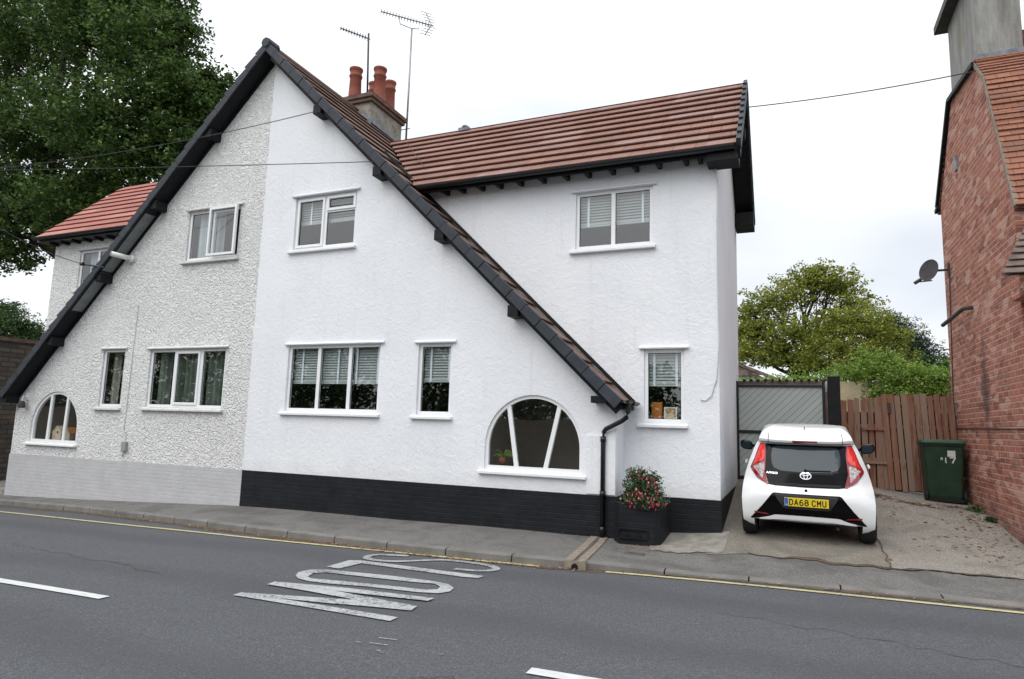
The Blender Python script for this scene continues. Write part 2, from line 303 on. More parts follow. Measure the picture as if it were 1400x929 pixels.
MT['greyplastic'] = simple('grey_meter_plastic', (.30, .31, .32), .6)
MT['birdwood'] = simple('pale_wood', (.62, .50, .38), .7, .1, 20)
MT['orange'] = simple('orange_paint', (.72, .24, .05), .6)
MT['picture'] = simple('sandy_picture', (.45, .30, .13), .7, .5, 30)
MT['white_obj'] = simple('white_gloss_paint', (.75, .75, .73), .5)
MT['iron'] = simple('cast_iron_grate', (.10, .09, .08), .7, .3, 12)
MT['channel'] = simple('channel_concrete', (.25, .21, .165), .9, .25, 12, bump=.004)

# ------------------------------------------------------------------ mesh helpers
class MB:
    def __init__(s): s.v = []; s.f = []; s.uv = {}
    def add(s, vs, fs, uvs=None):
        o = len(s.v); s.v += [tuple(map(float, p)) for p in vs]
        for k, f in enumerate(fs):
            if uvs: s.uv[len(s.f)] = uvs[k]
            s.f.append(tuple(i + o for i in f))
        return s
    def box(s, x0, x1, y0, y1, z0, z1):
        vs = [(x, y, z) for z in (z0, z1) for y in (y0, y1) for x in (x0, x1)]
        return s.add(vs, [(0, 2, 3, 1), (4, 5, 7, 6), (0, 1, 5, 4), (2, 6, 7, 3), (0, 4, 6, 2), (1, 3, 7, 5)])
    def bar(s, a, b, w, h, up=(0, 0, 1)):
        a, b, up = Vector(a), Vector(b), Vector(up); d = (b - a).normalized(); sd = d.cross(up).normalized(); u2 = sd.cross(d)
        vs = [p + sd * i * w / 2 + u2 * j * h / 2 for p in (a, b) for j in (-1, 1) for i in (-1, 1)]
        return s.add(vs, [(0, 2, 3, 1), (4, 5, 7, 6), (0, 1, 5, 4), (2, 6, 7, 3), (0, 4, 6, 2), (1, 3, 7, 5)])
    def tube(s, pts, r, n=8, cap=True):
        pts = [Vector(p) for p in pts]; rs = r if isinstance(r, (list, tuple)) else [r] * len(pts); vs = []; ref = Vector((0, 0, 1))
        for i, p in enumerate(pts):
            d = (pts[min(i + 1, len(pts) - 1)] - pts[max(i - 1, 0)]).normalized()
            rf = ref if abs(d.dot(ref)) < .95 else Vector((1, 0, 0))
            a = d.cross(rf).normalized(); b = d.cross(a)
            vs += [p + (a * math.cos(t) + b * math.sin(t)) * rs[i] for t in (k * 2 * math.pi / n for k in range(n))]
        fs = [(i * n + k, i * n + (k + 1) % n, (i + 1) * n + (k + 1) % n, (i + 1) * n + k) for i in range(len(pts) - 1) for k in range(n)]
        if cap: fs += [tuple(range(n))[::-1], tuple((len(pts) - 1) * n + k for k in range(n))]
        return s.add(vs, fs)
    def lathe(s, c, prof, n=20, axis='Z'):
        vs = []
        for (r, z) in prof:
            for k in range(n):
                t = k * 2 * math.pi / n; a, b = r * math.cos(t), r * math.sin(t)
                vs.append({'Z': (c[0] + a, c[1] + b, c[2] + z), 'Y': (c[0] + a, c[1] + z, c[2] + b), 'X': (c[0] + z, c[1] + a, c[2] + b)}[axis])
        m = len(prof); fs = [(i * n + k, i * n + (k + 1) % n, (i + 1) * n + (k + 1) % n, (i + 1) * n + k) for i in range(m - 1) for k in range(n)]
        return s.add(vs, fs)
    def prism(s, poly, fn, d0, d1):
        n = len(poly); vs = [fn(u, v, d0) for u, v in poly] + [fn(u, v, d1) for u, v in poly]
        return s.add(vs, [tuple(range(n)), tuple(range(2 * n - 1, n - 1, -1))] + [(i, n + i, n + (i + 1) % n, (i + 1) % n) for i in range(n)])
def raw(name, v, f, mats, uv=None, smooth=False, mi=None):
    me = bpy.data.meshes.new(name); me.from_pydata([tuple(p) for p in v], [], f)
    for m in (mats if isinstance(mats, (list, tuple)) else [mats]): me.materials.append(m)
    if uv:
        l = me.uv_layers.new(name='UVMap')
        for i, p in enumerate(me.polygons):
            if i in uv:
                for k, li in enumerate(p.loop_indices): l.data[li].uv = uv[i][k]
    if mi is not None: me.polygons.foreach_set('material_index', mi)
    if smooth: me.polygons.foreach_set('use_smooth', [True] * len(me.polygons))
    me.update(); return me
def fixnormals(me):
    b = bmesh.new(); b.from_mesh(me); bmesh.ops.recalc_face_normals(b, faces=b.faces); b.to_mesh(me); b.free()
def link(name, me, parent=None):
    o = bpy.data.objects.new(name, me); COL.objects.link(o)
    if parent is not None:
        o.parent = parent
        if parent.type == 'EMPTY': o.matrix_parent_inverse = Matrix.Translation(-parent.location)   # meshes are modelled in world space
    return o
def obj(name, mb, m, parent=None, smooth=False, bevel=0, label=None, fix=True):
    me = raw(name, mb.v, mb.f, MT[m] if isinstance(m, str) else m, mb.uv or None, smooth)
    if fix: fixnormals(me)
    o = link(name, me, parent)
    if bevel:
        b = o.modifiers.new('bevel', 'BEVEL'); b.width = bevel; b.segments = 2; b.limit_method = 'ANGLE'; b.angle_limit = R_(40)
    if label: o['label'] = label
    return o
def thing(name, label, cat, loc, group=None):
    o = bpy.data.objects.new(name, None); COL.objects.link(o); o.location = loc; o.empty_display_size = .2
    o['label'] = label; o['category'] = cat
    if group: o['group'] = group
    return o
def tag(o, label, cat, group=None):
    o['label'] = label; o['category'] = cat
    if group: o['group'] = group
    return o
def struct(o, kind='structure'): o['kind'] = kind; return o
def panel2d(name, outline, holes, Y, thick, m, parent=None, axis='Y'):
    """a wall slab with openings: outline and holes are (u, z) polygons; its outer face lies on the plane Y (or X)"""
    cu = bpy.data.curves.new(name, 'CURVE'); cu.dimensions = '2D'; cu.fill_mode = 'BOTH'; cu.extrude = thick / 2
    for pl in [outline] + holes:
        sp_ = cu.splines.new('POLY'); sp_.points.add(len(pl) - 1); sp_.use_cyclic_u = True
        for q, (u, z) in zip(sp_.points, pl): q.co = (u, z, 0, 1)
    t = bpy.data.objects.new('t', cu); COL.objects.link(t); dg = bpy.context.evaluated_depsgraph_get()
    me = bpy.data.meshes.new_from_object(t.evaluated_get(dg)); bpy.data.objects.remove(t); bpy.data.curves.remove(cu)
    co = np.empty(len(me.vertices) * 3); me.vertices.foreach_get('co', co); co = co.reshape(-1, 3); u, z, d = co[:, 0].copy(), co[:, 1].copy(), co[:, 2].copy()
    co = np.stack([u, Y + thick / 2 - d, z], 1) if axis == 'Y' else np.stack([Y + thick / 2 - d, u, z], 1)
    me.vertices.foreach_set('co', co.ravel()); me.name = name; me.materials.clear(); me.materials.append(MT[m]); me.update(); fixnormals(me)
    for p in me.polygons: p.use_smooth = False
    return link(name, me, parent)

# ------------------------------------------------------------------ terrain
rx = [-60, -40, -25, -16, -9, -6, -4, -2.5, -.5, 1, 2.3, 5, 12, 30, 60]; rz = [-3.2, -2.6, -2.25, -2.03, -1.79, -1.73, -1.70, -1.685, -1.65, -1.62, -1.60, -1.56, -1.45, -1.2, -.9]
kx = [-60, -40, -25, -15.5, -12.9, -10.4, -8.35, -6.7, -5.3, -4.2, -3.2, -2.4, -1.4, -.6, .8, 2, 5, 12, 30, 60]
ky = [17, 12.4, 9.9, 8.84, 8.67, 8.29, 7.97, 7.79, 7.68, 7.63, 7.65, 7.69, 7.87, 7.93, 7.93, 7.90, 7.88, 7.9, 8.0, 8.2]
hx = [-60, -2.45, -1.9, -1.2, 60]; hz = [.1, .1, .085, .035, .03]
def smooth_interp(X, xs, ys):
    return (np.interp(X - .35, xs, ys) + np.interp(X, xs, ys) + np.interp(X + .35, xs, ys)) / 3
def gut(X): return smooth_interp(X, rx, rz)
def kerbY(X): return smooth_interp(X, kx, ky)
def upst(X): return smooth_interp(X, hx, hz)
def roadz(X, Y): return gut(X) + .02 * np.clip(kerbY(X) - Y, 0, 3.6) - .02 * np.clip(3.9 - Y, 0, 4)
cp = [(-16.35, 9.4, -1.91), (-9.35, 9.4, -1.633), (-6, 9.4, -1.6), (-2.54, 9.4, -1.571), (-1.6, 9.12, -1.565), (-.9, 9.83, -1.43), (-.6, 9.85, -1.385), (.95, 9.85, -1.385), (-.87, 13.2, -.90), (.85, 13.2, -.88),
      (1.7, 14.2, -1.01), (2.3, 13.3, -1.10), (2.85, 13.4, -1.12), (2.85, 10.85, -1.39), (.2, 11.5, -1.145), (6, 9.6, -1.44), (12, 9.6, -1.3), (-24, 11.5, -2.0), (-30, 18, -1.8), (-20, 24, -1.4), (-8, 24, -.9), (6, 24, -.7), (20, 22, -.9), (30, 12, -1.0), (50, 14, -.8), (-50, 17, -2.7),
      (0, 40, -.3), (-40, 45, -.8), (40, 45, -.3), (0, 60, 0)]
for X in (-50, -35, -25, -20, -15.5, -12.9, -10.4, -8.35, -6.7, -5.3, -4.2, -3.2, -2.4, -1.4, -.6, .2, .8, 1.4, 2, 3.5, 5, 8, 12, 20, 30): cp.append((X, float(kerbY(X)) + .12, float(gut(X) + upst(X))))
cp = np.array(cp); nC = len(cp)
def U(r2): return np.where(r2 > 0, r2 * np.log(np.maximum(r2, 1e-12)) * .5, 0)
K = U(((cp[:, None, :2] - cp[None, :, :2]) ** 2).sum(-1)) + np.eye(nC) * .02; Pm = np.hstack([np.ones((nC, 1)), cp[:, :2]])
Am = np.block([[K, Pm], [Pm.T, np.zeros((3, 3))]]); wt = np.linalg.solve(Am, np.concatenate([cp[:, 2], np.zeros(3)]))
def ground(X, Y):
    X = np.asarray(X, float); Y = np.asarray(Y, float); q = np.stack([X.ravel(), Y.ravel()], 1)
    r2 = ((q[:, None, :] - cp[None, :, :2]) ** 2).sum(-1); z = U(r2) @ wt[:nC] + wt[nC] + q @ wt[nC + 1:]
    return z.reshape(X.shape) if X.shape else float(z[0])
def hit(px, py, zf):
    d = ray(px, py); t = 1.6 / -d[2]
    for _ in range(50): t = t * .3 + .7 * float(zf(d[0] * t, d[1] * t)) / d[2]
    return d * t
def sheet(name, Xs, yfun0, yfun1, ny, zf, m, lift=0, parent=None, fracs=None):
    Xs = np.asarray(Xs, float); t = np.linspace(0, 1, ny) if fracs is None else np.asarray(fracs)
    y0 = np.array([yfun0(x) for x in Xs], float); y1 = np.array([yfun1(x) for x in Xs], float)
    XX = np.repeat(Xs[:, None], len(t), 1); YY = y0[:, None] + (y1 - y0)[:, None] * t[None]
    ZZ = np.asarray(zf(XX, YY)) + lift; n, k = XX.shape
    v = np.stack([XX, YY, ZZ], -1).reshape(-1, 3).tolist(); f = [(i * k + j, (i + 1) * k + j, (i + 1) * k + j + 1, i * k + j + 1) for i in range(n - 1) for j in range(k - 1)]
    return link(name, raw(name, v, f, MT[m], smooth=True), parent)
Xg = np.concatenate([np.arange(-60, -20, 2.0), np.arange(-20, 8, .25), np.arange(8, 60.1, 2.0)])
struct(sheet('road', Xg, lambda x: -30 if False else -3.2, kerbY, 40, roadz, 'road'))
mb = MB()
for seed_, (x0_, y0_, x1_, y1_) in enumerate(((-9.5, 5.6, -6.2, 5.2), (-.6, 6.4, 1.9, 5.7), (-3.1, 3.3, -1.9, 3.9))):
    rr = random.Random(seed_ + 3); ps = [(x0_ + (x1_ - x0_) * t + rr.uniform(-.02, .02), y0_ + (y1_ - y0_) * t + rr.uniform(-.07, .07)) for t in np.linspace(0, 1, 22)]
    for (a, b), (c, d) in zip(ps, ps[1:]): w_ = rr.uniform(.003, .007); mb.add([(a, b - w_, roadz(a, b) + .004), (c, d - w_, roadz(c, d) + .004), (c, d + w_, roadz(c, d) + .004), (a, b + w_, roadz(a, b) + .004)], [(0, 1, 2, 3)])
struct(obj('road_cracks', mb, 'silt', fix=False))
struct(sheet('pavement_opposite', Xg, lambda x: -5.2, lambda x: -3.2, 3, lambda X, Y: roadz(X, -3.2) + .09, 'pave'))
fr = [0, .012, .03, .05, .075, .1, .13, .16, .2, .25, .3, .4, .5, .7, 1.0]
struct(sheet('ground', Xg, lambda x: kerbY(x) + .1, lambda x: 75, 0, ground, 'soil', -.03, fracs=fr))
# ground behind the camera and far land
mb = MB(); mb.add([(-300, -300, -2.6), (300, -300, -2.6), (300, -5.2, -1.9), (-300, -5.2, -1.9)], [(0, 1, 2, 3)]); struct(obj('verge_land', mb, 'soil'))
mb = MB(); mb.add([(-400, -6, -4.2), (400, -6, -4.2), (400, 500, -4.2), (-400, 500, -4.2)], [(0, 1, 2, 3)]); struct(obj('far_land', mb, 'soil'))
def dy(x): return float(np.interp(x, [-2.2, -1.5, -.7, .15, 1, 1.65, 2.3, 3.2], [9.1, 8.72, 8.9, 8.87, 8.81, 8.9, 8.92, 8.9]))
pv_y = lambda x: 12.5 if x < -17 else (9.5 if x < -2.3 else (9.9 if x < -1.0 else (dy(x) + .06 if x < 3.2 else 9.9)))
struct(sheet('pavement', np.concatenate([np.arange(-60, -20, 2), np.arange(-20, 8, .2), np.arange(8, 60, 2)]), lambda x: kerbY(x) + .12, pv_y, 8, ground, 'pave', 0))
def wob(x): return .03 * math.sin(x * 9.3) + .02 * math.sin(x * 23 + 1)
struct(sheet('driveway', np.arange(-1.0, 2.95, .13), lambda x: dy(x) + wob(x), lambda x: 14.6, 26, ground, 'drive', .006))
struct(sheet('driveway_gravelled', np.arange(1.05, 2.95, .12), lambda x: dy(x) + .01 + wob(x), lambda x: 14.6, 26, ground, 'gravelly', .010))
struct(sheet('concrete_slab', np.arange(-1.75, -.74, .08), lambda x: dy(x) + .05 + wob(x * 1.7), lambda x: 9.88, 6, ground, 'slab', .012))
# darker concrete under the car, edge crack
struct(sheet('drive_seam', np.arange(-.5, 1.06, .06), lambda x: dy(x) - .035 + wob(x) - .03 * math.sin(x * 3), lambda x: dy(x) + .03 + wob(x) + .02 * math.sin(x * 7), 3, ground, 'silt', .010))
struct(sheet('drive_joint', np.arange(1.0, 2.9, .06), lambda x: dy(x) - .012 + wob(x), lambda x: dy(x) + .014 + wob(x * 1.1), 2, ground, 'silt', .014))
mb = MB(); pts = [(1.05, 8.82), (1.07, 9.0), (1.04, 9.12), (1.08, 9.3), (1.05, 9.5), (1.07, 9.75), (1.05, 10.2), (1.08, 10.9)]
for (a, b), (c, d) in zip(pts, pts[1:]):
    mb.add([(a - .008, b, ground(a, b) + .016), (a + .01, b, ground(a, b) + .016), (c + .008, d, ground(c, d) + .016), (c - .01, d, ground(c, d) + .016)], [(0, 1, 2, 3)])
struct(obj('drive_crack', mb, 'silt', fix=False))
# kerb stones
mb = MB(); x = -59.0
while x < 59:
    Ls = .915; xs = np.linspace(x + .009, x + Ls - .009, 4)
    if -2.52 < x + .5 < -2.2: pass
    for a, b in zip(xs, xs[1:]):
        if a > -2.50 and b < -2.20: continue
        P = []
        for X in (a, b):
            ky_, kz, h = float(kerbY(X)), float(gut(X)), float(upst(X))
            P.append([(X, ky_, kz - .05), (X, ky_ + .008, kz + h - .018), (X, ky_ + .026, kz + h), (X, ky_ + .125, kz + h + .002), (X, ky_ + .125, kz - .05)])
        mb.add(P[0] + P[1], [(i, i + 1, i + 6, i + 5) for i in range(4)] + [(0, 1, 2, 3, 4), (9, 8, 7, 6, 5)])
    x += Ls
struct(obj('kerb', mb, 'kerb'))
struct(sheet('gutter_dirt', np.arange(-18, 3.6, .11), lambda x: kerbY(x) - (.13 + .10 * max(0, math.sin(x * 1.7) * math.sin(x * .9 + 1)) if x < -2 else .05 + .05 * max(0, math.sin(x * 2))) - .02 * math.sin(x * 11), lambda x: kerbY(x) + .01, 3, roadz, 'silt', .004))
# road markings
yx = [-60, -25, -13.87, -9.45, -6.5, -4.2, -2.85, -1.85, -.61, .79, 2.0, 5, 30]; yy = [15.8, 8.9, 7.95, 7.56, 7.50, 7.56, 7.62, 7.70, 7.74, 7.70, 7.68, 7.66, 7.7]
def ribbon(xs, yf, hw, m, name, segs=None):
    mb = MB()
    for a, b in zip(xs, xs[1:]):
        if segs and not any(s0 <= a and b <= s1 for s0, s1 in segs): continue
        vs = []
        for X in (a, b):
            Y = float(yf(X)); vs += [(X, Y - hw, roadz(X, Y - hw) + .009), (X, Y + hw, roadz(X, Y + hw) + .009)]
        mb.add(vs, [(0, 2, 3, 1)])
    return struct(obj(name, mb, m, fix=False))
ribbon(np.arange(-40, 30, .1), lambda X: smooth_interp(X, yx, yy), .04, 'yellow', 'yellow_line', [(-40, -2.72), (-2.6, -2.5), (-2.05, 30)])
ribbon(np.arange(-60, 40, .1), lambda X: 4.2 + .0 * X, .055, 'dash', 'centre_line', [(-25.7, -21.7), (-19.7, -15.7), (-13.7, -11.71), (-9.7, -5.69), (-1.69, 2.3), (8.3, 12.3)])
def zpx(q): return hit(310 + q[0] * .27857, 740 + q[1] * .27857, roadz)
def paintpoly(outline, holes, name, m, parent):
    o = panel2d(name, [tuple(zpx(q)[:2]) for q in outline], [[tuple(zpx(q)[:2]) for q in h] for h in holes], 0, .001, m, None)
    me = o.data; me2 = []
    for v in me.vertices:
        X, Y = v.co.x, v.co.z; v.co = (X, Y, float(roadz(X, Y)) + .010)
    b = bmesh.new(); b.from_mesh(me); bmesh.ops.remove_doubles(b, verts=b.verts, dist=.0005); bmesh.ops.dissolve_degenerate(b, edges=b.edges, dist=.0003)
    bmesh.ops.triangulate(b, faces=b.faces)
    for _ in range(4):
        bmesh.ops.subdivide_edges(b, edges=[e for e in b.edges if e.calc_length() > .3], cuts=1); bmesh.ops.triangulate(b, faces=b.faces)
    for v in b.verts: v.co.z = float(roadz(v.co.x, v.co.y)) + .010
    b.to_mesh(me); b.free(); me.update(); struct(o); return o
slow_polys = [
 ('letter_w', 'slow', [[(30, 270), (68, 257), (840, 380), (800, 398)], [(66, 257), (420, 281), (700, 298), (935, 326), (905, 347), (700, 327), (500, 311), (200, 281)],
   [(197, 218), (235, 205), (400, 226), (640, 271), (935, 326), (905, 346), (640, 297), (400, 252)], [(235, 205.5), (560, 234), (1018, 288), (985, 301), (700, 270), (400, 236)]], None),
 ('letter_o', 'slow', [[(338, 172), (352, 156), (405, 144), (500, 145), (800, 174), (1000, 199), (1085, 215), (1115, 235), (1095, 252), (1040, 261), (940, 256), (700, 229), (500, 213), (400, 201), (350, 188)]], [[(398, 178), (425, 161), (480, 158), (620, 173), (900, 204), (1020, 214), (1048, 228), (1035, 241), (980, 244), (800, 224), (600, 204), (450, 191), (410, 186)]]),
 ('letter_l', 'slow', [[(488, 130), (600, 98), (660, 99), (1262, 176), (1235, 186), (1150, 179), (660, 113), (550, 139)]], None)]
for nm, m, polys, holes in slow_polys:
    for k, pl in enumerate(polys):
        # overlapping strokes of one letter sit a hair above each other
        o = paintpoly(pl, holes or [], 'road_lettering', m, None)
        for v in o.data.vertices: v.co.z += .0015 * k
sp_ = [(890, 76), (780, 71), (722, 72), (687, 84), (722, 96), (820, 103), (930, 100), (1060, 96), (1180, 107), (1285, 123), (1322, 138), (1295, 148), (1220, 149), (1118, 140)]
W_ = [Vector(zpx(q)) for q in sp_]; fine = []
for i in range(len(W_) - 1):
    p0, p1, p2, p3 = W_[max(i - 1, 0)], W_[i], W_[i + 1], W_[min(i + 2, len(W_) - 1)]
    for k in range(6):
        t = k / 6; fine.append(.5 * ((2 * p1) + (p2 - p0) * t + (2 * p0 - 5 * p1 + 4 * p2 - p3) * t * t + (3 * p1 - p0 - 3 * p2 + p3) * t ** 3))
fine.append(W_[-1]); mb = MB(); vs = []
for i, p in enumerate(fine):
    d = fine[min(i + 1, len(fine) - 1)] - fine[max(i - 1, 0)]; n_ = Vector((-d.y, d.x, 0)).normalized() * .05
    for q in (p - n_, p + n_): vs.append((q.x, q.y, float(roadz(q.x, q.y)) + .010))
mb.add(vs, [(2 * i, 2 * i + 2, 2 * i + 3, 2 * i + 1) for i in range(len(fine) - 1)]); struct(obj('road_lettering', mb, 'slow_faint', fix=False))
mb = MB()
for a, b, c, d in ((745, 480, 835, 491), (700, 505, 790, 517), (630, 500, 660, 503), (735, 541, 755, 545), (745, 551, 772, 553), (1040, 560, 1065, 562)):
    p, q = zpx((a, b)), zpx((c, d)); mb.add([(p[0], p[1] - .006, roadz(p[0], p[1]) + .01), (q[0], q[1] - .006, roadz(q[0], q[1]) + .01), (q[0], q[1] + .006, roadz(q[0], q[1]) + .01), (p[0], p[1] + .006, roadz(p[0], p[1]) + .01)], [(0, 1, 2, 3)])
struct(obj('paint_specks', mb, 'slow_faint', fix=False))
# drainage channel crossing the pavement
dc = thing('drainage_channel', 'narrow concrete drainage channel crossing the pavement from downpipe to kerb', 'drain', (-2.35, 7.8, -1.6))
mb = MB(); a0, a1 = Vector((-2.37, 7.68, 0)), Vector((-2.54, 9.38, 0))
for off in (-.075, .075):
    ps = [a0.lerp(a1, t) for t in np.linspace(0, 1, 8)]
    for p, q in zip(ps, ps[1:]):
        z0, z1 = max(ground(p.x, p.y), gut(p.x) + .09), ground(q.x, q.y)
        mb.bar((p.x + off, p.y, z0 - .03), (q.x + off, q.y, z1 - .03), .10, .09)
obj('channel_edge', mb, 'channel', dc)
mb = MB(); mb.bar((a0.x, a0.y + .02, -1.61), (a1.x, a1.y, -1.585), .05, .05); obj('channel_slot', mb, 'iron', dc)
mb = MB(); mb.box(-2.50, -2.24, 7.66, 7.80, -1.75, -1.585); obj('channel_outlet', mb, 'channel', dc)
mb = MB(); mb.lathe((-2.37, 7.655, -1.652), [(.0, 0), (.042, 0), (.042, .03)], 16, 'Y'); obj('outlet_hole', mb, 'ink', dc)
mb = MB(); cx, cy = -1.85, 8.55; mb.box(cx - .13, cx + .13, cy - .07, cy + .07, ground(cx, cy) - .03, ground(cx, cy) + .012); tag(obj('stopcock_cover', mb, 'iron', bevel=.01), 'small sunken iron cover in the pavement in front of the black planter', 'cover')

# ------------------------------------------------------------------ windows
FY, EY = 9.4, 9.83
def XZ(px, py, Y=FY): p = onY(px, py, Y); return p[0], p[2]
def rect(px, Y=FY):
    q = [XZ(a, b, Y) for a, b in px]    # TL TR BL BR
    return (q[0][0] + q[2][0]) / 2, (q[1][0] + q[3][0]) / 2, (q[2][1] + q[3][1]) / 2, (q[0][1] + q[1][1]) / 2
def frame_ring(mb, x0, x1, z0, z1, w, y0, y1):
    mb.box(x0, x0 + w, y0, y1, z0, z1); mb.box(x1 - w, x1, y0, y1, z0, z1); mb.box(x0 + w, x1 - w, y0, y1, z0, z0 + w); mb.box(x0 + w, x1 - w, y0, y1, z1 - w, z1)
RECTS = {}
def rect_window(house, r, Y, lights, mull, sashes=(), hood='sill', sillm='sill', label=None, transom=None, room='room', depth=1.6):
    """lights: list of (x0,x1,z0,z1) clear openings; mull: solid bars; sashes: (x0,x1,z0,z1,outward) opening frames"""
    x0, x1, z0, z1 = r; yf = Y + .035
    mb = MB(); frame_ring(mb, x0, x1, z0, z1, .055, yf, yf + .06)
    for m in mull: mb.box(m[0], m[1], yf + .003, yf + .057, m[2], m[3])
    w = obj('window', mb, 'upvc', house, bevel=.006, label=label)
    for s in sashes:
        mb = MB(); frame_ring(mb, s[0], s[1], s[2], s[3], .05, yf - .022 - s[4], yf + .03 - s[4]); obj('sash', mb, 'upvc', w, bevel=.006)
    for l in lights:
        mb = MB(); y = yf + .03 - (l[4] if len(l) > 4 else 0)
        mb.add([(l[0], y, l[2]), (l[1], y, l[2]), (l[1], y, l[3]), (l[0], y, l[3])], [(0, 1, 2, 3)]); obj('pane', mb, 'glass', w, fix=False)
        mb = MB(); frame_ring(mb, l[0] - .002, l[1] + .002, l[2] - .002, l[3] + .002, .009, y - .008, y - .003); obj('seal', mb, 'seal', w)
    mb = MB(); a, b = x0 - .09, x1 + .05; zt = z0 + .002
    mb.prism([(Y - .075, zt - .075), (Y - .075, zt - .035), (yf + .02, zt), (yf + .02, zt - .075)], lambda u, v, d: (d, u, v), a, b); obj('sill', mb, sillm, w, bevel=.006)
    mb = MB(); zh = z1 + .004; mb.prism([(Y - .055, zh), (Y - .06, zh + .018), (Y + .01, zh + .06), (Y + .03, zh + .06), (Y + .03, zh)], lambda u, v, d: (d, u, v), x0 - .07, x1 + .07); obj('hood', mb, 'white' if sillm == 'sill' else 'sill_old', w)
    mb = MB(); Z = Y + .12; d = depth; A_, B_, C_, D_ = x0 - .35, x1 + .35, z0 - .5, z1 + .25
    vs = [(A_, Z, C_), (B_, Z, C_), (B_, Z, D_), (A_, Z, D_), (A_, Z + d, C_), (B_, Z + d, C_), (B_, Z + d, D_), (A_, Z + d, D_)]
    mb.add(vs, [(4, 5, 6, 7), (0, 4, 7, 3), (1, 2, 6, 5), (3, 7, 6, 2), (0, 1, 5, 4)]); obj('interior', mb, room, w)
    return w
def hole(r, Y=None): x0, x1, z0, z1 = r; return [(x0, z0), (x1, z0), (x1, z1), (x0, z1)]
def arch_pts(x0, x1, z0, z1, n=28, inset=0):
    x0, x1, z0, z1 = x0 + inset, x1 - inset, z0 + inset, z1 - inset; c = (x0 + x1) / 2; r = (x1 - x0) / 2; zs = z1 - r
    return [(x0, z0), (x1, z0)] + [(c + r * math.cos(t), zs + r * math.sin(t)) for t in np.linspace(0, math.pi, n)]
def arch_window(house, r, Y, bars, label=None):
    x0, x1, z0, z1 = r; yf = Y + .03; o = arch_pts(*r); i = arch_pts(*r, inset=.055)
    w = panel2d('window', o, [i], yf, .06, 'upvc', house); w['label'] = label
    c, rr = (x0 + x1) / 2, (x1 - x0) / 2; zs = z1 - rr; mb = MB()
    def top(x): return zs + math.sqrt(max(0, (rr - .05) ** 2 - (x - c) ** 2))
    for xt, xb in bars:
        zt = top(xt) + .01; mb.prism([(xb - .035, z0 + .05), (xb + .035, z0 + .05), (xt + .035, zt), (xt - .035, zt)], lambda u, v, d: (u, d, v), yf + .003, yf + .055)
    obj('mullion', mb, 'upvc', w, bevel=.005)
    mb = MB(); mb.add([(u, yf + .03, v) for u, v in i], [tuple(range(len(i)))]); obj('pane', mb, 'glass', w, fix=False)
    mb = MB(); mb.prism([(Y - .075, z0 - .075), (Y - .075, z0 - .035), (yf + .02, z0), (yf + .02, z0 - .075)], lambda u, v, d: (d, u, v), x0 - .09, x1 + .07); obj('sill', mb, 'sill', w, bevel=.006)
    mb = MB(); Z = Y + .12; d = 1.7; A_, B_, C_, D_ = x0 - .25, x1 + .25, z0 - .3, z1 + .15
    vs = [(A_, Z, C_), (B_, Z, C_), (B_, Z, D_), (A_, Z, D_), (A_, Z + d, C_), (B_, Z + d, C_), (B_, Z + d, D_), (A_, Z + d, D_)]
    mb.add(vs, [(4, 5, 6, 7), (0, 4, 7, 3), (1, 2, 6, 5), (3, 7, 6, 2), (0, 1, 5, 4)]); obj('interior', mb, 'room', w)
    return w
r_w1 = rect([(405.2, 271), (487.9, 260.7), (400.7, 342.7), (485.3, 334.3)])
r_w2 = rect([(394.1, 472.4), (520.4, 470.5), (389.8, 561.5), (517.2, 565.5)])
r_w3 = rect([(572.5, 470), (618.8, 469), (569, 566.5), (615.5, 568.5)])
r_w4 = (-4.42, -2.815, -.69, .47)
r_w5 = rect([(787.4, 265.2), (892.7, 252.9), (786.8, 342), (892, 333.5)], EY)
r_w6 = rect([(880, 478.3), (935.5, 476.8), (881, 578), (936, 579)], EY)
r_l1 = rect([(259, 290), (329.5, 281.6), (253.9, 357.5), (325, 350.4)])
r_l2 = rect([(205.6, 478.3), (309.4, 476), (198.6, 557), (303, 558.5)])
r_l3 = rect([(141.2, 478.2), (170.6, 478), (134.6, 555.5), (164.8, 557)])
r_l4 = (-15.78, -14.19, -.68, .44)
p_ = XZ(111, 338.8, EY); r_l5 = (p_[0], p_[0] + 1.25, r_w5[2], r_w5[3])

# ------------------------------------------------------------------ the white half of the pair
AX, AZ = -9.37, 7.42                      # gable apex (roof surface)
SR = (7.42 - .42) / (9.37 - 2.2); SL = (7.42 - .36) / (16.5 - 9.37)
zR = lambda x: AZ - SR * (x - AX); zL = lambda x: AZ - SL * (AX - x)
PZ = -.98                                 # top of the painted plinth
PX = -9.385                               # party line
VY = 9.1                                  # front edge of the verge
BYR = 14.3                                # back of the main roof
wh = thing('white_house', 'smooth white rendered half of the gabled pair with black plinth', 'house', (-5, 9.4, -1.6))
holes = [hole(r_w1), hole(r_w2), hole(r_w3), arch_pts(*r_w4)]
rag = [(PX - .004 - .03 * abs(math.sin(z * 5.1) * math.sin(z * 13.7 + 1)) * random.random(), z) for z in np.arange(zR(PX) - .2, PZ + .03, -.035)]
panel2d('wall', [(PX, PZ), (-2.3, PZ), (-2.3, zR(-2.3) - .16), (PX, zR(PX) - .16)] + rag, holes, FY - .005, .1, 'white', wh)
o = panel2d('wall', [(-2.35, PZ), (-.9, PZ), (-.9, 4.42), (-6.28, 4.42), (-2.35, zR(-2.35) - .12)], [hole(r_w5), hole(r_w6)], EY, .1, 'white', wh)
mb = MB(); mb.box(-2.4, -2.3, FY + .1, EY, PZ, zR(-2.3) - .16); mb.box(-1.0, -.9, EY + .1, 13.95, PZ, 4.3)
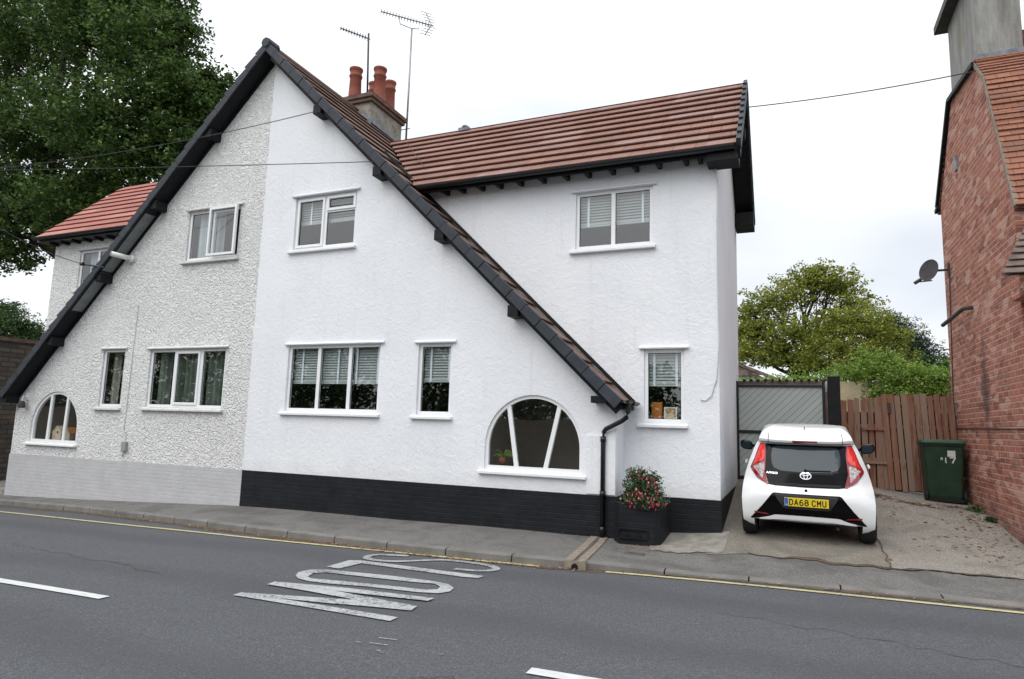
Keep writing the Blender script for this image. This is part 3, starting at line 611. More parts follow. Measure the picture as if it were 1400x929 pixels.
mb.prism([(EY + .1, 4.3), (13.95, 4.3), (11.9, 6.05)], lambda u, v, d: (d, u, v), -1.0, -.9); obj('side_wall', mb, 'white', wh)
mb = MB(); mb.box(-2.75, -2.42, FY - .03, FY, PZ + .02, -.12); mb.box(-2.42, -2.31, FY - .034, FY, PZ + .02, -.05); obj('boxed_pipe', mb, 'white', wh)
mb = MB(); zb = -2.3
mb.box(PX, -2.29, FY - .017, FY + .1, zb, PZ); mb.box(-2.29, -1.0, EY - .012, EY + .1, zb, PZ + .004); mb.box(-1.0, -.888, EY - .012, 13.95, zb, PZ + .004); mb.box(-2.4, -2.288, FY + .1, EY - .012, zb, PZ); obj('plinth', mb, 'black_brick', wh)
mb = MB(); mb.box(-6.3, -1.0, EY + .1, 14.0, 4.1, 4.14); obj('ceiling', mb, 'room', wh)
mb = MB(); mb.box(-16.3, -2.3, 13.95, 14.05, -2.3, 4.2); obj('rear_wall', mb, 'white', wh)

def courses(o, u, s, width, length, n, up, th=.045, lip=.0):
    """stepped tile courses: o eave corner, u unit along eave, s unit up the slope, up = outward normal"""
    mb = MB(); o, u, s, up = Vector(o), Vector(u), Vector(s), Vector(up); g_ = length / n
    seg = max(1, int(width / .99))
    for i in range(n):
        for k in range(seg):
            a, b = k * width / seg, (k + 1) * width / seg; j1 = random.uniform(-.003, .003)
            lo = o + s * (i * g_); hi = o + s * ((i + 1) * g_ + .03)
            lp = lo - s * .018; tt = min(.018, th * .4); lr = lo + s * .02
            P = [lp + u * a + up * (th + j1), lp + u * b + up * (th + j1), hi + u * b + up * (.004), hi + u * a + up * (.004), lp + u * a + up * (th + j1 - tt), lp + u * b + up * (th + j1 - tt), lr + u * a + up * (th + j1 - tt), lr + u * b + up * (th + j1 - tt), lr + u * a, lr + u * b]
            q0, q1 = [(a, i * g_ + .1), (b, i * g_ + .1), (b, i * g_ + .1), (a, i * g_ + .1)], None
            mb.add(P, [(0, 1, 2, 3), (4, 5, 1, 0), (6, 7, 5, 4), (8, 9, 7, 6)], [[(a, i * g_), (b, i * g_), (b, (i + 1) * g_), (a, (i + 1) * g_)], q0, q0, q0])
    mb.add([o, o + u * width, o + u * width + s * length, o + s * length], [(3, 2, 1, 0)], [[(0, 0)] * 4])
    mb.add([o - up * .04, o + u * width - up * .04, o + u * width + s * length - up * .04, o + s * length - up * .04], [(0, 1, 2, 3)], [[(0, 0)] * 4])
    return mb
# right slope of the big gable
sr = Vector((-1, 0, SR)).normalized(); nr = Vector((SR, 0, 1)).normalized(); Lr = math.hypot(9.37 - 2.16, (9.37 - 2.16) * SR)
e0 = Vector((-2.16, VY, zR(-2.16))) - nr * .045
obj('roof', courses(e0, (0, 1, 0), sr, BYR - VY, Lr, 22, nr, .05), 'tile_dark', wh, fix=False)
mb = MB(); mb.add([e0 + nr * -.02, e0 + nr * -.02 + Vector((0, 5, 0)), e0 + sr * (Lr - .1) + Vector((0, 5, 0)) - nr * .02, e0 + sr * (Lr - .1) - nr * .02], [(0, 1, 2, 3)])
for k in (0,): mb.bar(e0 + Vector((-.02, .1, -.09)), e0 + sr * (Lr - .15) + Vector((0, .1, -.12)), .05, .16, nr)
obj('barge_board', mb, 'blackwood', wh)
nc = 29
for k in range(nc):
    mb = MB(); a, b = k * Lr / nc + .004, (k + 1) * Lr / nc - .004; j = .006 * (k % 2)
    lo, hi = e0 + sr * a, e0 + sr * b
    dn = Vector((0, 0, -.19)) if k else Vector((0, 0, -.12))
    f0 = Vector((0, -.022 - j, 0)); bk = Vector((0, .07, 0)); th = nr * .062
    vs = [lo + th + f0, hi + nr * .05 + f0, hi + nr * -.10 + f0, lo + nr * -.10 + f0, lo + th + bk, hi + nr * .05 + bk, hi + nr * -.10 + bk, lo + nr * -.10 + bk]
    mb.add(vs, [(0, 1, 2, 3), (4, 7, 6, 5), (0, 4, 5, 1), (2, 6, 7, 3), (0, 3, 7, 4), (1, 5, 6, 2)]); obj('verge_cap', mb, 'cap', wh, bevel=.006)
mb = MB(); mb.lathe((AX, VY - .05, AZ - .03), [(.0, 0), (.10, 0), (.105, .02), (.105, .3)], 8, 'Y'); obj('apex_cap', mb, 'cap', wh)
mb = MB(); mb.tube([(AX, VY + .1, AZ - .05), (AX, 11.98, AZ - .05)], .07, 10); obj('ridge_tile', mb, 'tile_dark', wh, smooth=True)
# purlin ends under the verge
for q in ((442, 158), (523, 244), (607, 331), (707, 433)):
    x, z = XZ(*q, Y=9.3); d = zR(x) - z; x2 = x; z2 = zR(x2) - .28
    mb = MB(); mb.box(x2 - .09, x2 + .09, VY + .01, FY, z2 - .12, z2 + .06); obj('purlin_end', mb, 'blackwood', wh, bevel=.008)
mb = MB(); x, z = XZ(826, 547, 9.3); mb.box(x - .16, x + .12, VY + .04, FY, z - .05, z + .05); mb.box(-2.3, -2.14, VY + .12, EY, .27, .33); obj('purlin_end', mb, 'blackwood', wh, bevel=.008)
# lead and black flashing where the slope meets the rear wing
mb = MB(); a = e0 + nr * .05; b = a + sr * (Lr * .66); mb.bar((a.x, EY - .02, a.z + .03), (b.x, EY - .02, b.z + .03), .04, .05, nr); obj('flashing', mb, 'blackwood', wh)
# gutters, downpipe
def halfgutter(mb, a, b, r=.055, n=8):
    a, b = Vector(a), Vector(b); d = (b - a).normalized(); sd = d.cross(Vector((0, 0, 1))).normalized(); vs = []
    for p in (a, b):
        for rr in (r, r - .008):
            vs += [p + sd * rr * math.cos(t) - Vector((0, 0, 1)) * rr * math.sin(t) for t in np.linspace(0, math.pi, n)]
    fs = [(k, k + 1, 2 * n + k + 1, 2 * n + k) for k in range(n - 1)] + [(n + k + 1, n + k, 3 * n + k, 3 * n + k + 1) for k in range(n - 1)]
    fs += [(k, n + k, n + k + 1, k + 1) for k in range(n - 1)] + [(2 * n + k, 2 * n + k + 1, 3 * n + k + 1, 3 * n + k) for k in range(n - 1)] + [(0, 2 * n, 3 * n, n), (n - 1, 2 * n - 1, 4 * n - 1, 3 * n - 1)]
    mb.add(vs, fs)
mb = MB(); halfgutter(mb, (-2.10, VY + .02, .40), (-2.10, EY - .02, .385)); mb.box(-2.165, -2.04, VY + .3, VY + .33, .33, .41); mb.tube([(-2.10, VY + .14, .36), (-2.10, VY + .14, .27)], .042, 12)
g1 = obj('gutter', mb, 'blackpvc', wh)
xp, _z = XZ(824, 640, 9.33)
mb = MB(); mb.tube([(-2.10, VY + .14, .36), (-2.10, VY + .14, .22), (-2.12, VY + .15, .16), (-2.20, VY + .17, .10), (xp + .04, 9.32, -.02), (xp + .005, 9.34, -.07), (xp, 9.34, -.14), (xp, 9.34, -1.56)], .034, 14)
for z in (-.17, -.95, -1.45): mb.tube([(xp, 9.34, z - .04), (xp, 9.34, z + .04)], .043, 14)
obj('downpipe', mb, 'blackpvc', wh, smooth=True)
# rear wing roof, front slope and back slope
RZ0, RY0, RYR = 4.14, 9.52, 11.9; RZR = 6.33
XR = -.56
sf = Vector((0, RYR - RY0, RZR - RZ0)); Lf = sf.length; sf.normalize(); nf = Vector((0, -sf.z, sf.y)); sb = Vector((0, -sf.y, sf.z)); nb = Vector((0, sf.z, sf.y))
mbf = courses((-8.6, RY0, RZ0), (1, 0, 0), sf, XR + 8.6, Lf, 10, nf, .058)
def clip_valley(mb):
    """cut the wing roof where the big gable roof covers it"""
    b = bmesh.new(); me = raw('t', mb.v, mb.f, MT['tile'], mb.uv); b.from_mesh(me)
    bmesh.ops.bisect_plane(b, geom=b.verts[:] + b.edges[:] + b.faces[:], plane_co=Vector((AX, 0, AZ)) + nr * .01, plane_no=nr, clear_inner=True)
    b.to_mesh(me); b.free(); return me
me = clip_valley(mbf); me.name = 'wing_roof'; link('wing_roof', me, wh)
mbb = courses((XR, RYR * 2 - RY0 - .24, RZ0 + .22), (-1, 0, 0), sb, XR + 8.6, Lf - .325, 10, nb, .055); me = clip_valley(mbb); link('wing_roof', me, wh)
mb = MB(); halfgutter(mb, (-5.95, RY0 - .05, RZ0 - .01), (XR - .06, RY0 - .05, RZ0 - .01), .06); obj('gutter', mb, 'blackpvc', wh)
mb = MB(); mb.box(-5.9, XR - .04, RY0 + .03, RY0 + .05, RZ0 - .11, RZ0 + .0); mb.box(-6.2, XR - .04, RY0 + .05, EY + .02, RZ0 - .0, RZ0 + .015)
obj('fascia', mb, 'blackwood', wh)
for px in (610, 632, 658, 683, 711, 742, 774, 804, 837, 869, 901, 938, 957):
    x = XZ(px, 240, 9.7)[0]; mb = MB(); mb.prism([(RY0 + .05, RZ0 - .12), (RY0 + .05, RZ0 - .02), (EY, RZ0 + .04), (EY, RZ0 - .1)], lambda u, v, d: (d, u, v), x - .03, x + .03); obj('rafter_end', mb, 'blackwood', wh)
# verge of the wing: grey cap strip, black soffit and barge boards, boxed ends
for (yo, yn, s_, n_, nm) in ((RY0 - .06, 1, sf, nf, 'f'), (RYR * 2 - RY0 - .22, -1, sb, nb, 'b')):
    base = Vector((XR, yo, RZ0 - .03 + (.22 if nm == 'b' else 0)))
    LL = Lf - (.3 if nm == 'b' else 0)
    for k in range(10):
        lo, hi = base + s_ * (k * LL / 10), base + s_ * ((k + 1) * LL / 10); mb = MB()
        vs = [lo + n_ * .11, hi + n_ * .075, hi - n_ * .06, lo - n_ * .06]; mb.add([v + Vector((-.03, 0, 0)) for v in vs] + [v + Vector((.035, 0, 0)) for v in vs], [(0, 1, 2, 3), (7, 6, 5, 4), (0, 4, 5, 1), (1, 5, 6, 2), (2, 6, 7, 3), (3, 7, 4, 0)]); obj('verge_cap', mb, 'cap', wh)
    mb = MB(); lo, hi = base - n_ * .07, base + s_ * LL - n_ * .07
    mb.bar(lo + Vector((.0, 0, -.03)), hi + Vector((.0, 0, -.03)), .04, .2, n_); mb.add([lo + Vector((-.36, 0, 0)), lo, hi, hi + Vector((-.36, 0, 0))], [(0, 1, 2, 3)])
    obj('barge_board', mb, 'blackwood', wh)
mb = MB(); mb.box(-1.02, XR - .01, RY0 + .0, EY + .06, RZ0 - .2, RZ0 + .005); obj('boxed_eave', mb, 'blackwood', wh, bevel=.006)
mb = MB(); mb.box(-.9, XR + .02, 13.55, 14.1, RZ0 + .02, RZ0 + .30); obj('boxed_eave', mb, 'blackwood', wh, bevel=.006)
mb = MB(); mb.box(-.89, XR - .03, 11.9, 12.05, 5.3, 5.5); obj('purlin_end', mb, 'blackwood', wh)
mb = MB(); mb.lathe((-6.32, 11.88, 6.33), [(.0, .10), (.06, .1), (.08, .07), (.05, .05), (.045, .0)], 10); mb.box(-6.45, -6.2, 11.80, 11.95, 6.30, 6.37); obj('roof_vent', mb, 'lead', wh, smooth=False)
# chimney stack on the party line
ch = MB(); ch.box(-9.85, -8.98, 12.07, 13.40, 6.6, 7.66); chim = obj('chimney', ch, 'stack', wh)
mb = MB(); mb.box(-9.92, -8.92, 12.0, 13.46, 7.56, 7.65); mb.box(-9.96, -8.88, 11.96, 13.50, 7.65, 7.75); mb.add([(-9.96, 11.96, 7.752), (-8.88, 11.96, 7.752), (-8.88, 13.50, 7.752), (-9.96, 13.50, 7.752), (-9.75, 12.2, 7.84), (-9.1, 12.2, 7.84), (-9.1, 13.3, 7.84), (-9.75, 13.3, 7.84)], [(0, 1, 5, 4), (1, 2, 6, 5), (2, 3, 7, 6), (3, 0, 4, 7), (4, 5, 6, 7)]); obj('coping', mb, 'cement', chim, bevel=.01)
for (x, y, h, r) in ((-9.66, 12.30, .86, .16), (-9.10, 12.52, .88, .16), (-9.70, 13.12, .92, .14), (-9.24, 13.18, .90, .145)):
    mb = MB(); z = 7.78; mb.lathe((x, y, z), [(r + .015, 0), (r, .02), (r * .86, h * .72), (r * .98, h * .74), (r * 1.02, h * .78), (r * .88, h * .80), (r * .90, h * .92), (r * 1.04, h * .95), (r * 1.04, h), (r * .85, h), (r * .8, h * .6)], 20); obj('chimney_pot', mb, 'terra', chim, smooth=True)
mb = MB(); a = Vector((-8.93, 12.0, zR(-8.93))); mb.prism([(12.03, 7.02), (12.03, 7.16), (12.8, 7.1), (13.45, 7.06), (13.45, 6.98)], lambda u, v, d: (d, u, v), -8.95, -8.93)
mb.bar((-9.35, 12.03, 7.30), (-8.93, 12.03, 6.98), .03, .16); obj('flashing', mb, 'lead', chim)
# windows of the white house
x0, x1, z0, z1 = r_w1; xm = x0 + (x1 - x0) * .49
rect_window(wh, r_w1, FY, [(x0 + .10, xm - .075, z0 + .1, z1 - .1, .02), (xm + .085, x1 - .10, z0 + (z1 - z0) * .72 + .05, z1 - .1, .02), (xm + .035, x1 - .055, z0 + .055, z0 + (z1 - z0) * .66)],
            [(xm - .03, xm + .035, z0, z1), (xm + .035, x1, z0 + (z1 - z0) * .66, z0 + (z1 - z0) * .70)], [(x0 + .04, xm - .02, z0 + .04, z1 - .04, 0), (xm + .03, x1 - .04, z0 + (z1 - z0) * .69, z1 - .04, 0)], label='upper window beside the party line, small top light at right')
x0, x1, z0, z1 = r_w2; m1, m2 = x0 + (x1 - x0) * .337, x0 + (x1 - x0) * .672
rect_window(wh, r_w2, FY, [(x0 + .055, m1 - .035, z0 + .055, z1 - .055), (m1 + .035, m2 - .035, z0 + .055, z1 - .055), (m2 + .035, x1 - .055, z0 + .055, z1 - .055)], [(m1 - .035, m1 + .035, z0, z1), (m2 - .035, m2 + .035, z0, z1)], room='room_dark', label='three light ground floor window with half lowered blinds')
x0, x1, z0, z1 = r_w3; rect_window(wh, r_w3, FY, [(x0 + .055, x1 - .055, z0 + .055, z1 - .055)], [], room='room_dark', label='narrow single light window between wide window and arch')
arch_window(wh, r_w4, FY, [(-4.04, -3.89), (-3.20, -3.41)], 'arched window with two splayed mullions')
x0, x1, z0, z1 = r_w5; m1 = (x0 + x1) / 2 - .01
rect_window(wh, r_w5, EY, [(x0 + .055, m1 - .035, z0 + .055, z1 - .055), (m1 + .035, x1 - .055, z0 + .055, z1 - .055)], [(m1 - .035, m1 + .035, z0, z1)], label='upper two light window of the set back wing')
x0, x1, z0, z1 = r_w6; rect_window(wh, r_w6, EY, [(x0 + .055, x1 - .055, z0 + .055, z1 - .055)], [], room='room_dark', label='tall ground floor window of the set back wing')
# brick planter built against the corner
mb = MB(); yb = 9.08
mb.prism([(-2.30, yb + .2), (-2.18, yb + .02), (-1.70, yb), (-1.62, yb + .06), (-1.60, EY - .02), (-1.72, EY - .02), (-1.74, yb + .14), (-2.26, yb + .18), (-2.26, FY - .02), (-2.30, FY - .02)], lambda u, v, d: (u, v, d), -1.75, -1.02)
pl = thing('brick_planter', 'black painted brick planter against the corner of the white house', 'planter', (-1.9, 9.3, -1.57)); obj('planter_wall', mb, 'black_brick', pl, bevel=.03)
mb = MB(); mb.box(-2.1, -1.75, yb + .2, EY - .05, -1.3, -1.09); obj('soil', mb, 'soil', pl)
mb = MB(); frame_ring(mb, -2.20, -1.78, -1.50, -1.36, .018, yb - .012, yb + .01); mb.box(-2.08, -2.06, yb - .02, yb + .0, -1.46, -1.44); mb.box(-1.9, -1.88, yb - .02, yb, -1.45, -1.43); obj('access_panel', mb, 'blackwood', pl)

# ------------------------------------------------------------------ the pebbledashed half
gh = thing('pebbledash_house', 'rough grey white pebbledashed half of the gabled pair with grey plinth', 'house', (-13, 9.4, -1.8))
LX = -16.38
panel2d('wall', [(LX, PZ + .0), (PX, PZ), (PX, zL(PX) - .16), (LX, zL(LX) - .16)], [hole(r_l1), hole(r_l2), hole(r_l3), arch_pts(*r_l4)], FY, .1, 'dash_render', gh)
panel2d('wall', [(LX, zL(LX) - .12), (-12.55, 4.25), (LX, 4.25)], [hole(r_l5)], EY, .1, 'dash_render', gh)
mb = MB(); mb.box(LX, LX + .1, FY + .1, 13.95, -2.3, .3); mb.box(LX, LX + .1, EY + .1, 13.95, .3, 4.25); obj('side_wall', mb, 'dash_render', gh)
mb = MB(); mb.box(LX - .012, PX - .003, FY - .014, FY + .1, -2.6, PZ - .003); obj('plinth', mb, 'grey_brick', gh)
sl_ = Vector((1, 0, SL)).normalized(); nl = Vector((-SL, 0, 1)).normalized(); Ll = math.hypot(16.5 - 9.37, (16.5 - 9.37) * SL)
e1 = Vector((-16.5, VY, zL(-16.5))) - nl * .045
obj('roof', courses(e1 + Vector((0, BYR - VY, 0)), (0, -1, 0), sl_, BYR - VY, Ll, 29, nl), 'tile_dark', gh, fix=False)
for k in range(29):
    mb = MB(); a, b = k * Ll / 29 + .003, (k + 1) * Ll / 29 - .003; lo, hi = e1 + sl_ * a, e1 + sl_ * b; f0 = Vector((0, -.03 - .006 * (k % 2), 0)); bk = Vector((0, .06, 0)); th = nl * .085
    vs = [lo + th + f0, hi + nl * .045 + f0, hi - nl * .09 + f0, lo - nl * .09 + f0, lo + th + bk, hi + nl * .045 + bk, hi - nl * .09 + bk, lo - nl * .09 + bk]
    mb.add(vs, [(0, 1, 2, 3), (4, 7, 6, 5), (0, 4, 5, 1), (2, 6, 7, 3), (0, 3, 7, 4), (1, 5, 6, 2)]); obj('verge_cap', mb, 'cap', gh, bevel=.004)
# soffit: black boards with a bare grey stretch, outer barge board
d_ = -nl * .10; mb = MB()
def strip(mb, t0, t1, off=0): mb.add([e1 + sl_ * t0 + d_ + Vector((0, .0, 0)) - nl * off, e1 + sl_ * t0 + d_ + Vector((0, .31, 0)) - nl * off, e1 + sl_ * t1 + d_ + Vector((0, .31, 0)) - nl * off, e1 + sl_ * t1 + d_ - nl * off], [(0, 1, 2, 3)])
mb.bar(e1 + d_ * .55 + Vector((0, .02, 0)), e1 + sl_ * (Ll - .05) + d_ * .55 + Vector((0, .02, 0)), .035, .10, nl); obj('barge_board', mb, 'blackwood', gh)
mb = MB(); T0, T1, T2 = 2.78, 3.95, 5.62; strip(mb, 0, T0); strip(mb, T2, Ll - .1); mb.bar(e1 + d_ * 1.25 + Vector((0, .285, 0)), e1 + sl_ * (Ll - .15) + d_ * 1.25 + Vector((0, .285, 0)), .03, .06, nl)
obj('soffit', mb, 'blackwood', gh, label='black painted soffit boards')
mb = MB(); strip(mb, T0, T1 - .02); strip(mb, T1 + .02, T2); obj('soffit', mb, 'greypaint', gh, label='bare pale grey stretch of soffit')
for q in ((291, 186), (217, 283), (143, 372), (77, 458)):
    x, z = XZ(*q, Y=9.25); z2 = zL(x) - .26; mb = MB(); mb.box(x - .08, x + .08, VY + .02, FY, z2 - .11, z2 + .08); obj('purlin_end', mb, 'blackwood', gh, bevel=.008)
mb = MB(); mb.box(-16.62, -16.3, VY + .02, FY, .16, .34); mb.box(-16.62, -16.38, FY, 12, .18, .30); obj('boxed_eave', mb, 'blackwood', gh, bevel=.006)
# wing roof of this half
def quad_courses(A, B, C, D, n, m, name, parent):
    """A,B eave left/right, C,D ridge right/left"""
    A, B, C, D = map(Vector, (A, B, C, D)); nn = (B - A).cross(D - A).normalized(); mb = MB(); W = (B - A).length; Hh = (D - A).length
    for i in range(n):
        t0, t1 = i / n, (i + 1) / n; l0, r0, l1, r1 = A.lerp(D, t0), B.lerp(C, t0), A.lerp(D, t1), B.lerp(C, t1)
        sd = (D - A).normalized() * .018; h = .038
        mb.add([l0 + nn * h - sd, r0 + nn * h - sd, r1 + nn * .004, l1 + nn * .004, l0 + nn * (h - .016) - sd, r0 + nn * (h - .016) - sd, l0 + nn * (h - .016) + sd, r0 + nn * (h - .016) + sd, l0 + sd, r0 + sd], [(0, 1, 2, 3), (4, 5, 1, 0), (6, 7, 5, 4), (8, 9, 7, 6)], [[(0, t0 * Hh), (W, t0 * Hh), (W, t1 * Hh), (0, t1 * Hh)], [(0, t0 * Hh + .1)] * 4, [(0, t0 * Hh + .1)] * 4, [(0, t0 * Hh + .1)] * 4])
    mb.add([A - nn * .03, B - nn * .03, C - nn * .03, D - nn * .03], [(3, 2, 1, 0)], [[(0, 0)] * 4]); return mb
mb = quad_courses((-16.68, RY0, RZ0), (-9.4, RY0, RZ0), (-9.4, RYR, RZR), (-17.15, RYR, RZR), 10, 'tile_red', 'wing_roof', gh)
b = bmesh.new(); me = raw('wing_roof', mb.v, mb.f, MT['tile_red'], mb.uv); b.from_mesh(me); bmesh.ops.bisect_plane(b, geom=b.verts[:] + b.edges[:] + b.faces[:], plane_co=Vector((AX, 0, AZ)) + nl * .01, plane_no=nl, clear_inner=True); b.to_mesh(me); b.free(); link('wing_roof', me, gh)
mb = quad_courses((-9.4, RYR * 2 - RY0, RZ0), (-16.68, RYR * 2 - RY0, RZ0), (-17.15, RYR, RZR), (-9.4, RYR, RZR), 10, 'tile_red', 'wing_roof', gh)
b = bmesh.new(); me = raw('wing_roof', mb.v, mb.f, MT['tile_red'], mb.uv); b.from_mesh(me); bmesh.ops.bisect_plane(b, geom=b.verts[:] + b.edges[:] + b.faces[:], plane_co=Vector((AX, 0, AZ)) + nl * .01, plane_no=nl, clear_inner=True); b.to_mesh(me); b.free(); link('wing_roof', me, gh)
mb = MB(); halfgutter(mb, (-16.66, RY0 - .05, RZ0 - .01), (-13.2, RY0 - .05, RZ0 - .01), .06); mb.box(-16.66, -13.3, RY0 + .03, EY + .02, RZ0 - .10, RZ0 - .02); obj('gutter', mb, 'blackpvc', gh)
for x in np.arange(-16.3, -13.6, .4): mb = MB(); mb.box(x - .035, x + .035, RY0 + .12, EY, RZ0 - .15, RZ0 - .1); obj('rafter_end', mb, 'blackwood', gh)
mb = MB(); mb.prism([(EY + .1, 4.2), (13.95, 4.2), (11.9, 6.1)], lambda u, v, d: (d, u, v), LX, LX + .1); obj('side_wall', mb, 'dash_render', gh)
x0, x1, z0, z1 = r_l1; xm = x0 + (x1 - x0) * .47
rect_window(gh, r_l1, FY, [(x0 + .055, xm - .03, z0 + .055, z1 - .055), (xm + .07, x1 - .06, z0 + .09, z1 - .07, .12)], [(xm - .03, xm + .03, z0, z1)], [(xm + .01, x1 - .01, z0 + .03, z1 - .01, .12)], sillm='sill_old', label='upper window with its right casement pushed open')
x0, x1, z0, z1 = r_l2; m1, m2 = x0 + (x1 - x0) * .335, x0 + (x1 - x0) * .68
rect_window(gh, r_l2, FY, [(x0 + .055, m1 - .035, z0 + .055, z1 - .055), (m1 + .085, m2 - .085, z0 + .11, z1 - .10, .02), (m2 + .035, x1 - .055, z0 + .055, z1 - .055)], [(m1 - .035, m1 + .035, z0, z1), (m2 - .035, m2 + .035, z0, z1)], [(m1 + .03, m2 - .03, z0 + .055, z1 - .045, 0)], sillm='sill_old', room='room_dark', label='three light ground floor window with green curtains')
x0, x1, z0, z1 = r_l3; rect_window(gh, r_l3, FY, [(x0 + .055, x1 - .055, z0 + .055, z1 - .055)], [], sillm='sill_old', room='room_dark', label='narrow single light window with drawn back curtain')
arch_window(gh, r_l4, FY, [(-15.20, -15.23), (-14.65, -14.68)], 'arched window with two upright mullions')
x0, x1, z0, z1 = r_l5; m1 = (x0 + x1) / 2
rect_window(gh, r_l5, EY, [(x0 + .055, m1 - .035, z0 + .055, z1 - .055), (m1 + .035, x1 - .055, z0 + .055, z1 - .055)], [(m1 - .035, m1 + .035, z0, z1)], sillm='sill_old', label='upper window half hidden by the gable roof')

# ------------------------------------------------------------------ blinds, curtains and things on the sills
def blind(x0, x1, zb, zt, Y, tapes, label, n=None):
    t = thing('venetian_blind', label, 'blind', ((x0 + x1) / 2, Y + .16, zb), 'venetian blinds in the white house'); mb = MB()
    n = n or max(3, int((zt - zb) / .05)); y = Y + .16
    for k in range(n):
        z = zb + .05 + (zt - zb - .05) * (k + .5) / n; mb.add([(x0, y - .016, z - .022), (x1, y - .016, z - .022), (x1, y + .012, z + .024), (x0, y + .012, z + .024)], [(0, 1, 2, 3)])
    obj('slats', mb, 'blind', t, fix=False)
    mb = MB(); mb.box(x0, x1, y - .025, y + .025, zb, zb + .03); mb.box(x0, x1, y - .03, y + .03, zb + .032, zb + .062); obj('bottom_rail', mb, 'blind', t)
    mb = MB()
    for xt in tapes: mb.box(xt - .018, xt + .018, y - .034, y - .030, zb, zt)
    obj('tape', mb, 'tape', t)
def split(r): return r
x0, x1, z0, z1 = r_w2; w = x1 - x0
for k, (a, b, lab, tp) in enumerate(((x0 + .04, x0 + w * .33, 'grey venetian blind in the left light of the wide ground floor window', [.33]), (x0 + w * .34, x0 + w * .665, 'grey venetian blind in the middle light of the wide ground floor window', [.55]), (x0 + w * .68, x1 - .04, 'grey venetian blind in the right light of the wide ground floor window', [.12, .85]))):
    blind(a, b, z0 + (z1 - z0) * .42, z1 - .03, FY, [a + (b - a) * q for q in tp], lab)
x0, x1, z0, z1 = r_w3; blind(x0 + .04, x1 - .04, z0 + (z1 - z0) * .46, z1 - .03, FY, [x0 + (x1 - x0) * .28, x0 + (x1 - x0) * .82], 'narrow venetian blind in the single window between wide window and arch')
x0, x1, z0, z1 = r_w6; blind(x0 + .04, x1 - .04, z0 + (z1 - z0) * .50, z1 - .03, EY, [x0 + (x1 - x0) * .22, x0 + (x1 - x0) * .78], 'dark slatted venetian blind above the picture frame in the wing window')
x0, x1, z0, z1 = r_w5; m1 = (x0 + x1) / 2
blind(x0 + .04, m1 - .01, z0 + (z1 - z0) * .42, z1 - .03, EY, [x0 + .18], 'pale venetian blind in the left light of the wing upper window'); blind(m1 + .01, x1 - .04, z0 + (z1 - z0) * .42, z1 - .03, EY, [x1 - .18], 'pale venetian blind in the right light of the wing upper window')
x0, x1, z0, z1 = r_w1; m1 = (x0 + x1) / 2
blind(x0 + .04, m1 - .01, z0 + (z1 - z0) * .5, z1 - .03, FY, [x0 + .28], 'pale venetian blind in the left casement of the upper gable window'); blind(m1 + .01, x1 - .04, z0 + (z1 - z0) * .5, z1 - .03, FY, [], 'pale venetian blind behind the small top light of the upper gable window')
def curtain(x0, x1, z0, z1, Y, m, label, lean=0):
    mb = MB(); n = int((x1 - x0) / .012) + 8; vs = []
    for z, sh in ((z0, lean), (z1, 0)):
        for k in range(n + 1):
            t = k / n; x = x0 + (x1 - x0) * t + sh; vs.append((x, Y + .24 + .055 * math.sin(t * (x1 - x0) * 44 + .8 * math.sin(t * 9)), z))
    mb.add(vs, [(k, k + 1, n + 2 + k, n + 1 + k) for k in range(n)]); tag(obj('curtain', mb, m, smooth=True, fix=False), label, 'curtain', 'curtains in the pebbledash house')
x0, x1, z0, z1 = r_l2; w = x1 - x0
curtain(x0 + .02, x0 + w * .17, z0, z1, FY, 'curtain', 'green curtain drawn back at the left edge of the three light window')
curtain(x0 + w * .21, x0 + w * .62, z0, z1, FY, 'curtain', 'green curtain hanging across the middle of the three light window'); curtain(x0 + w * .66, x1 - .12, z0, z1, FY, 'curtain', 'green curtain hanging in the right light of the three light window')
x0, x1, z0, z1 = r_l3; curtain(x0 + .03, x0 + .22, z0, z1, FY, 'curtain_cream', 'cream curtain at the left of the narrow pebbledash window'); curtain(x1 - .22, x1 - .03, z0, z1, FY, 'curtain', 'pale green curtain at the right of the narrow pebbledash window')
x0, x1, z0, z1 = r_l1; curtain(x0 + .05, x0 + .40, z0, z1, FY, 'net', 'pale net curtain at the left of the upper pebbledash window'); curtain(x0 + .55, x0 + .72, z0, z1, FY, 'net', 'narrow strip of net curtain behind the open casement')
x0, x1, z0, z1 = r_l5; curtain(x0 + .05, x1 - .1, z0, z1, EY, 'net', 'net curtain in the window half hidden by the gable roof')
# birdhouse, ornament and door seen through the left arch
bh = thing('birdhouse', 'small pale wooden birdhouse on the sill of the left arched window', 'birdhouse', (-14.98, 9.66, -.64))
def gabled(mb, x, y, z, w, d, h, rh): mb.prism([(x - w / 2, z), (x + w / 2, z), (x + w / 2, z + h), (x, z + h + rh), (x - w / 2, z + h)], lambda u, v, q: (u, q, v), y - d / 2, y + d / 2)
mb = MB(); gabled(mb, -15.03, 9.60, -.63, .30, .16, .17, .13); obj('body', mb, 'birdwood', bh)
mb = MB(); mb.lathe((-15.0, 9.515, -.46), [(0, 0), (.025, 0), (.025, .01)], 12, 'Y'); mb.lathe((-15.10, 9.515, -.55), [(0, 0), (.014, 0), (.014, .01)], 12, 'Y'); obj('entrance', mb, 'ink', bh)
mb = MB(); mb.bar((-15.03 - .18, 9.60, -.48), (-15.03, 9.60, -.322), .18, .012, (0, 0, 1)); mb.bar((-15.03 + .18, 9.60, -.48), (-15.03, 9.60, -.322), .18, .012, (0, 0, 1)); obj('roof', mb, 'birdwood', bh)
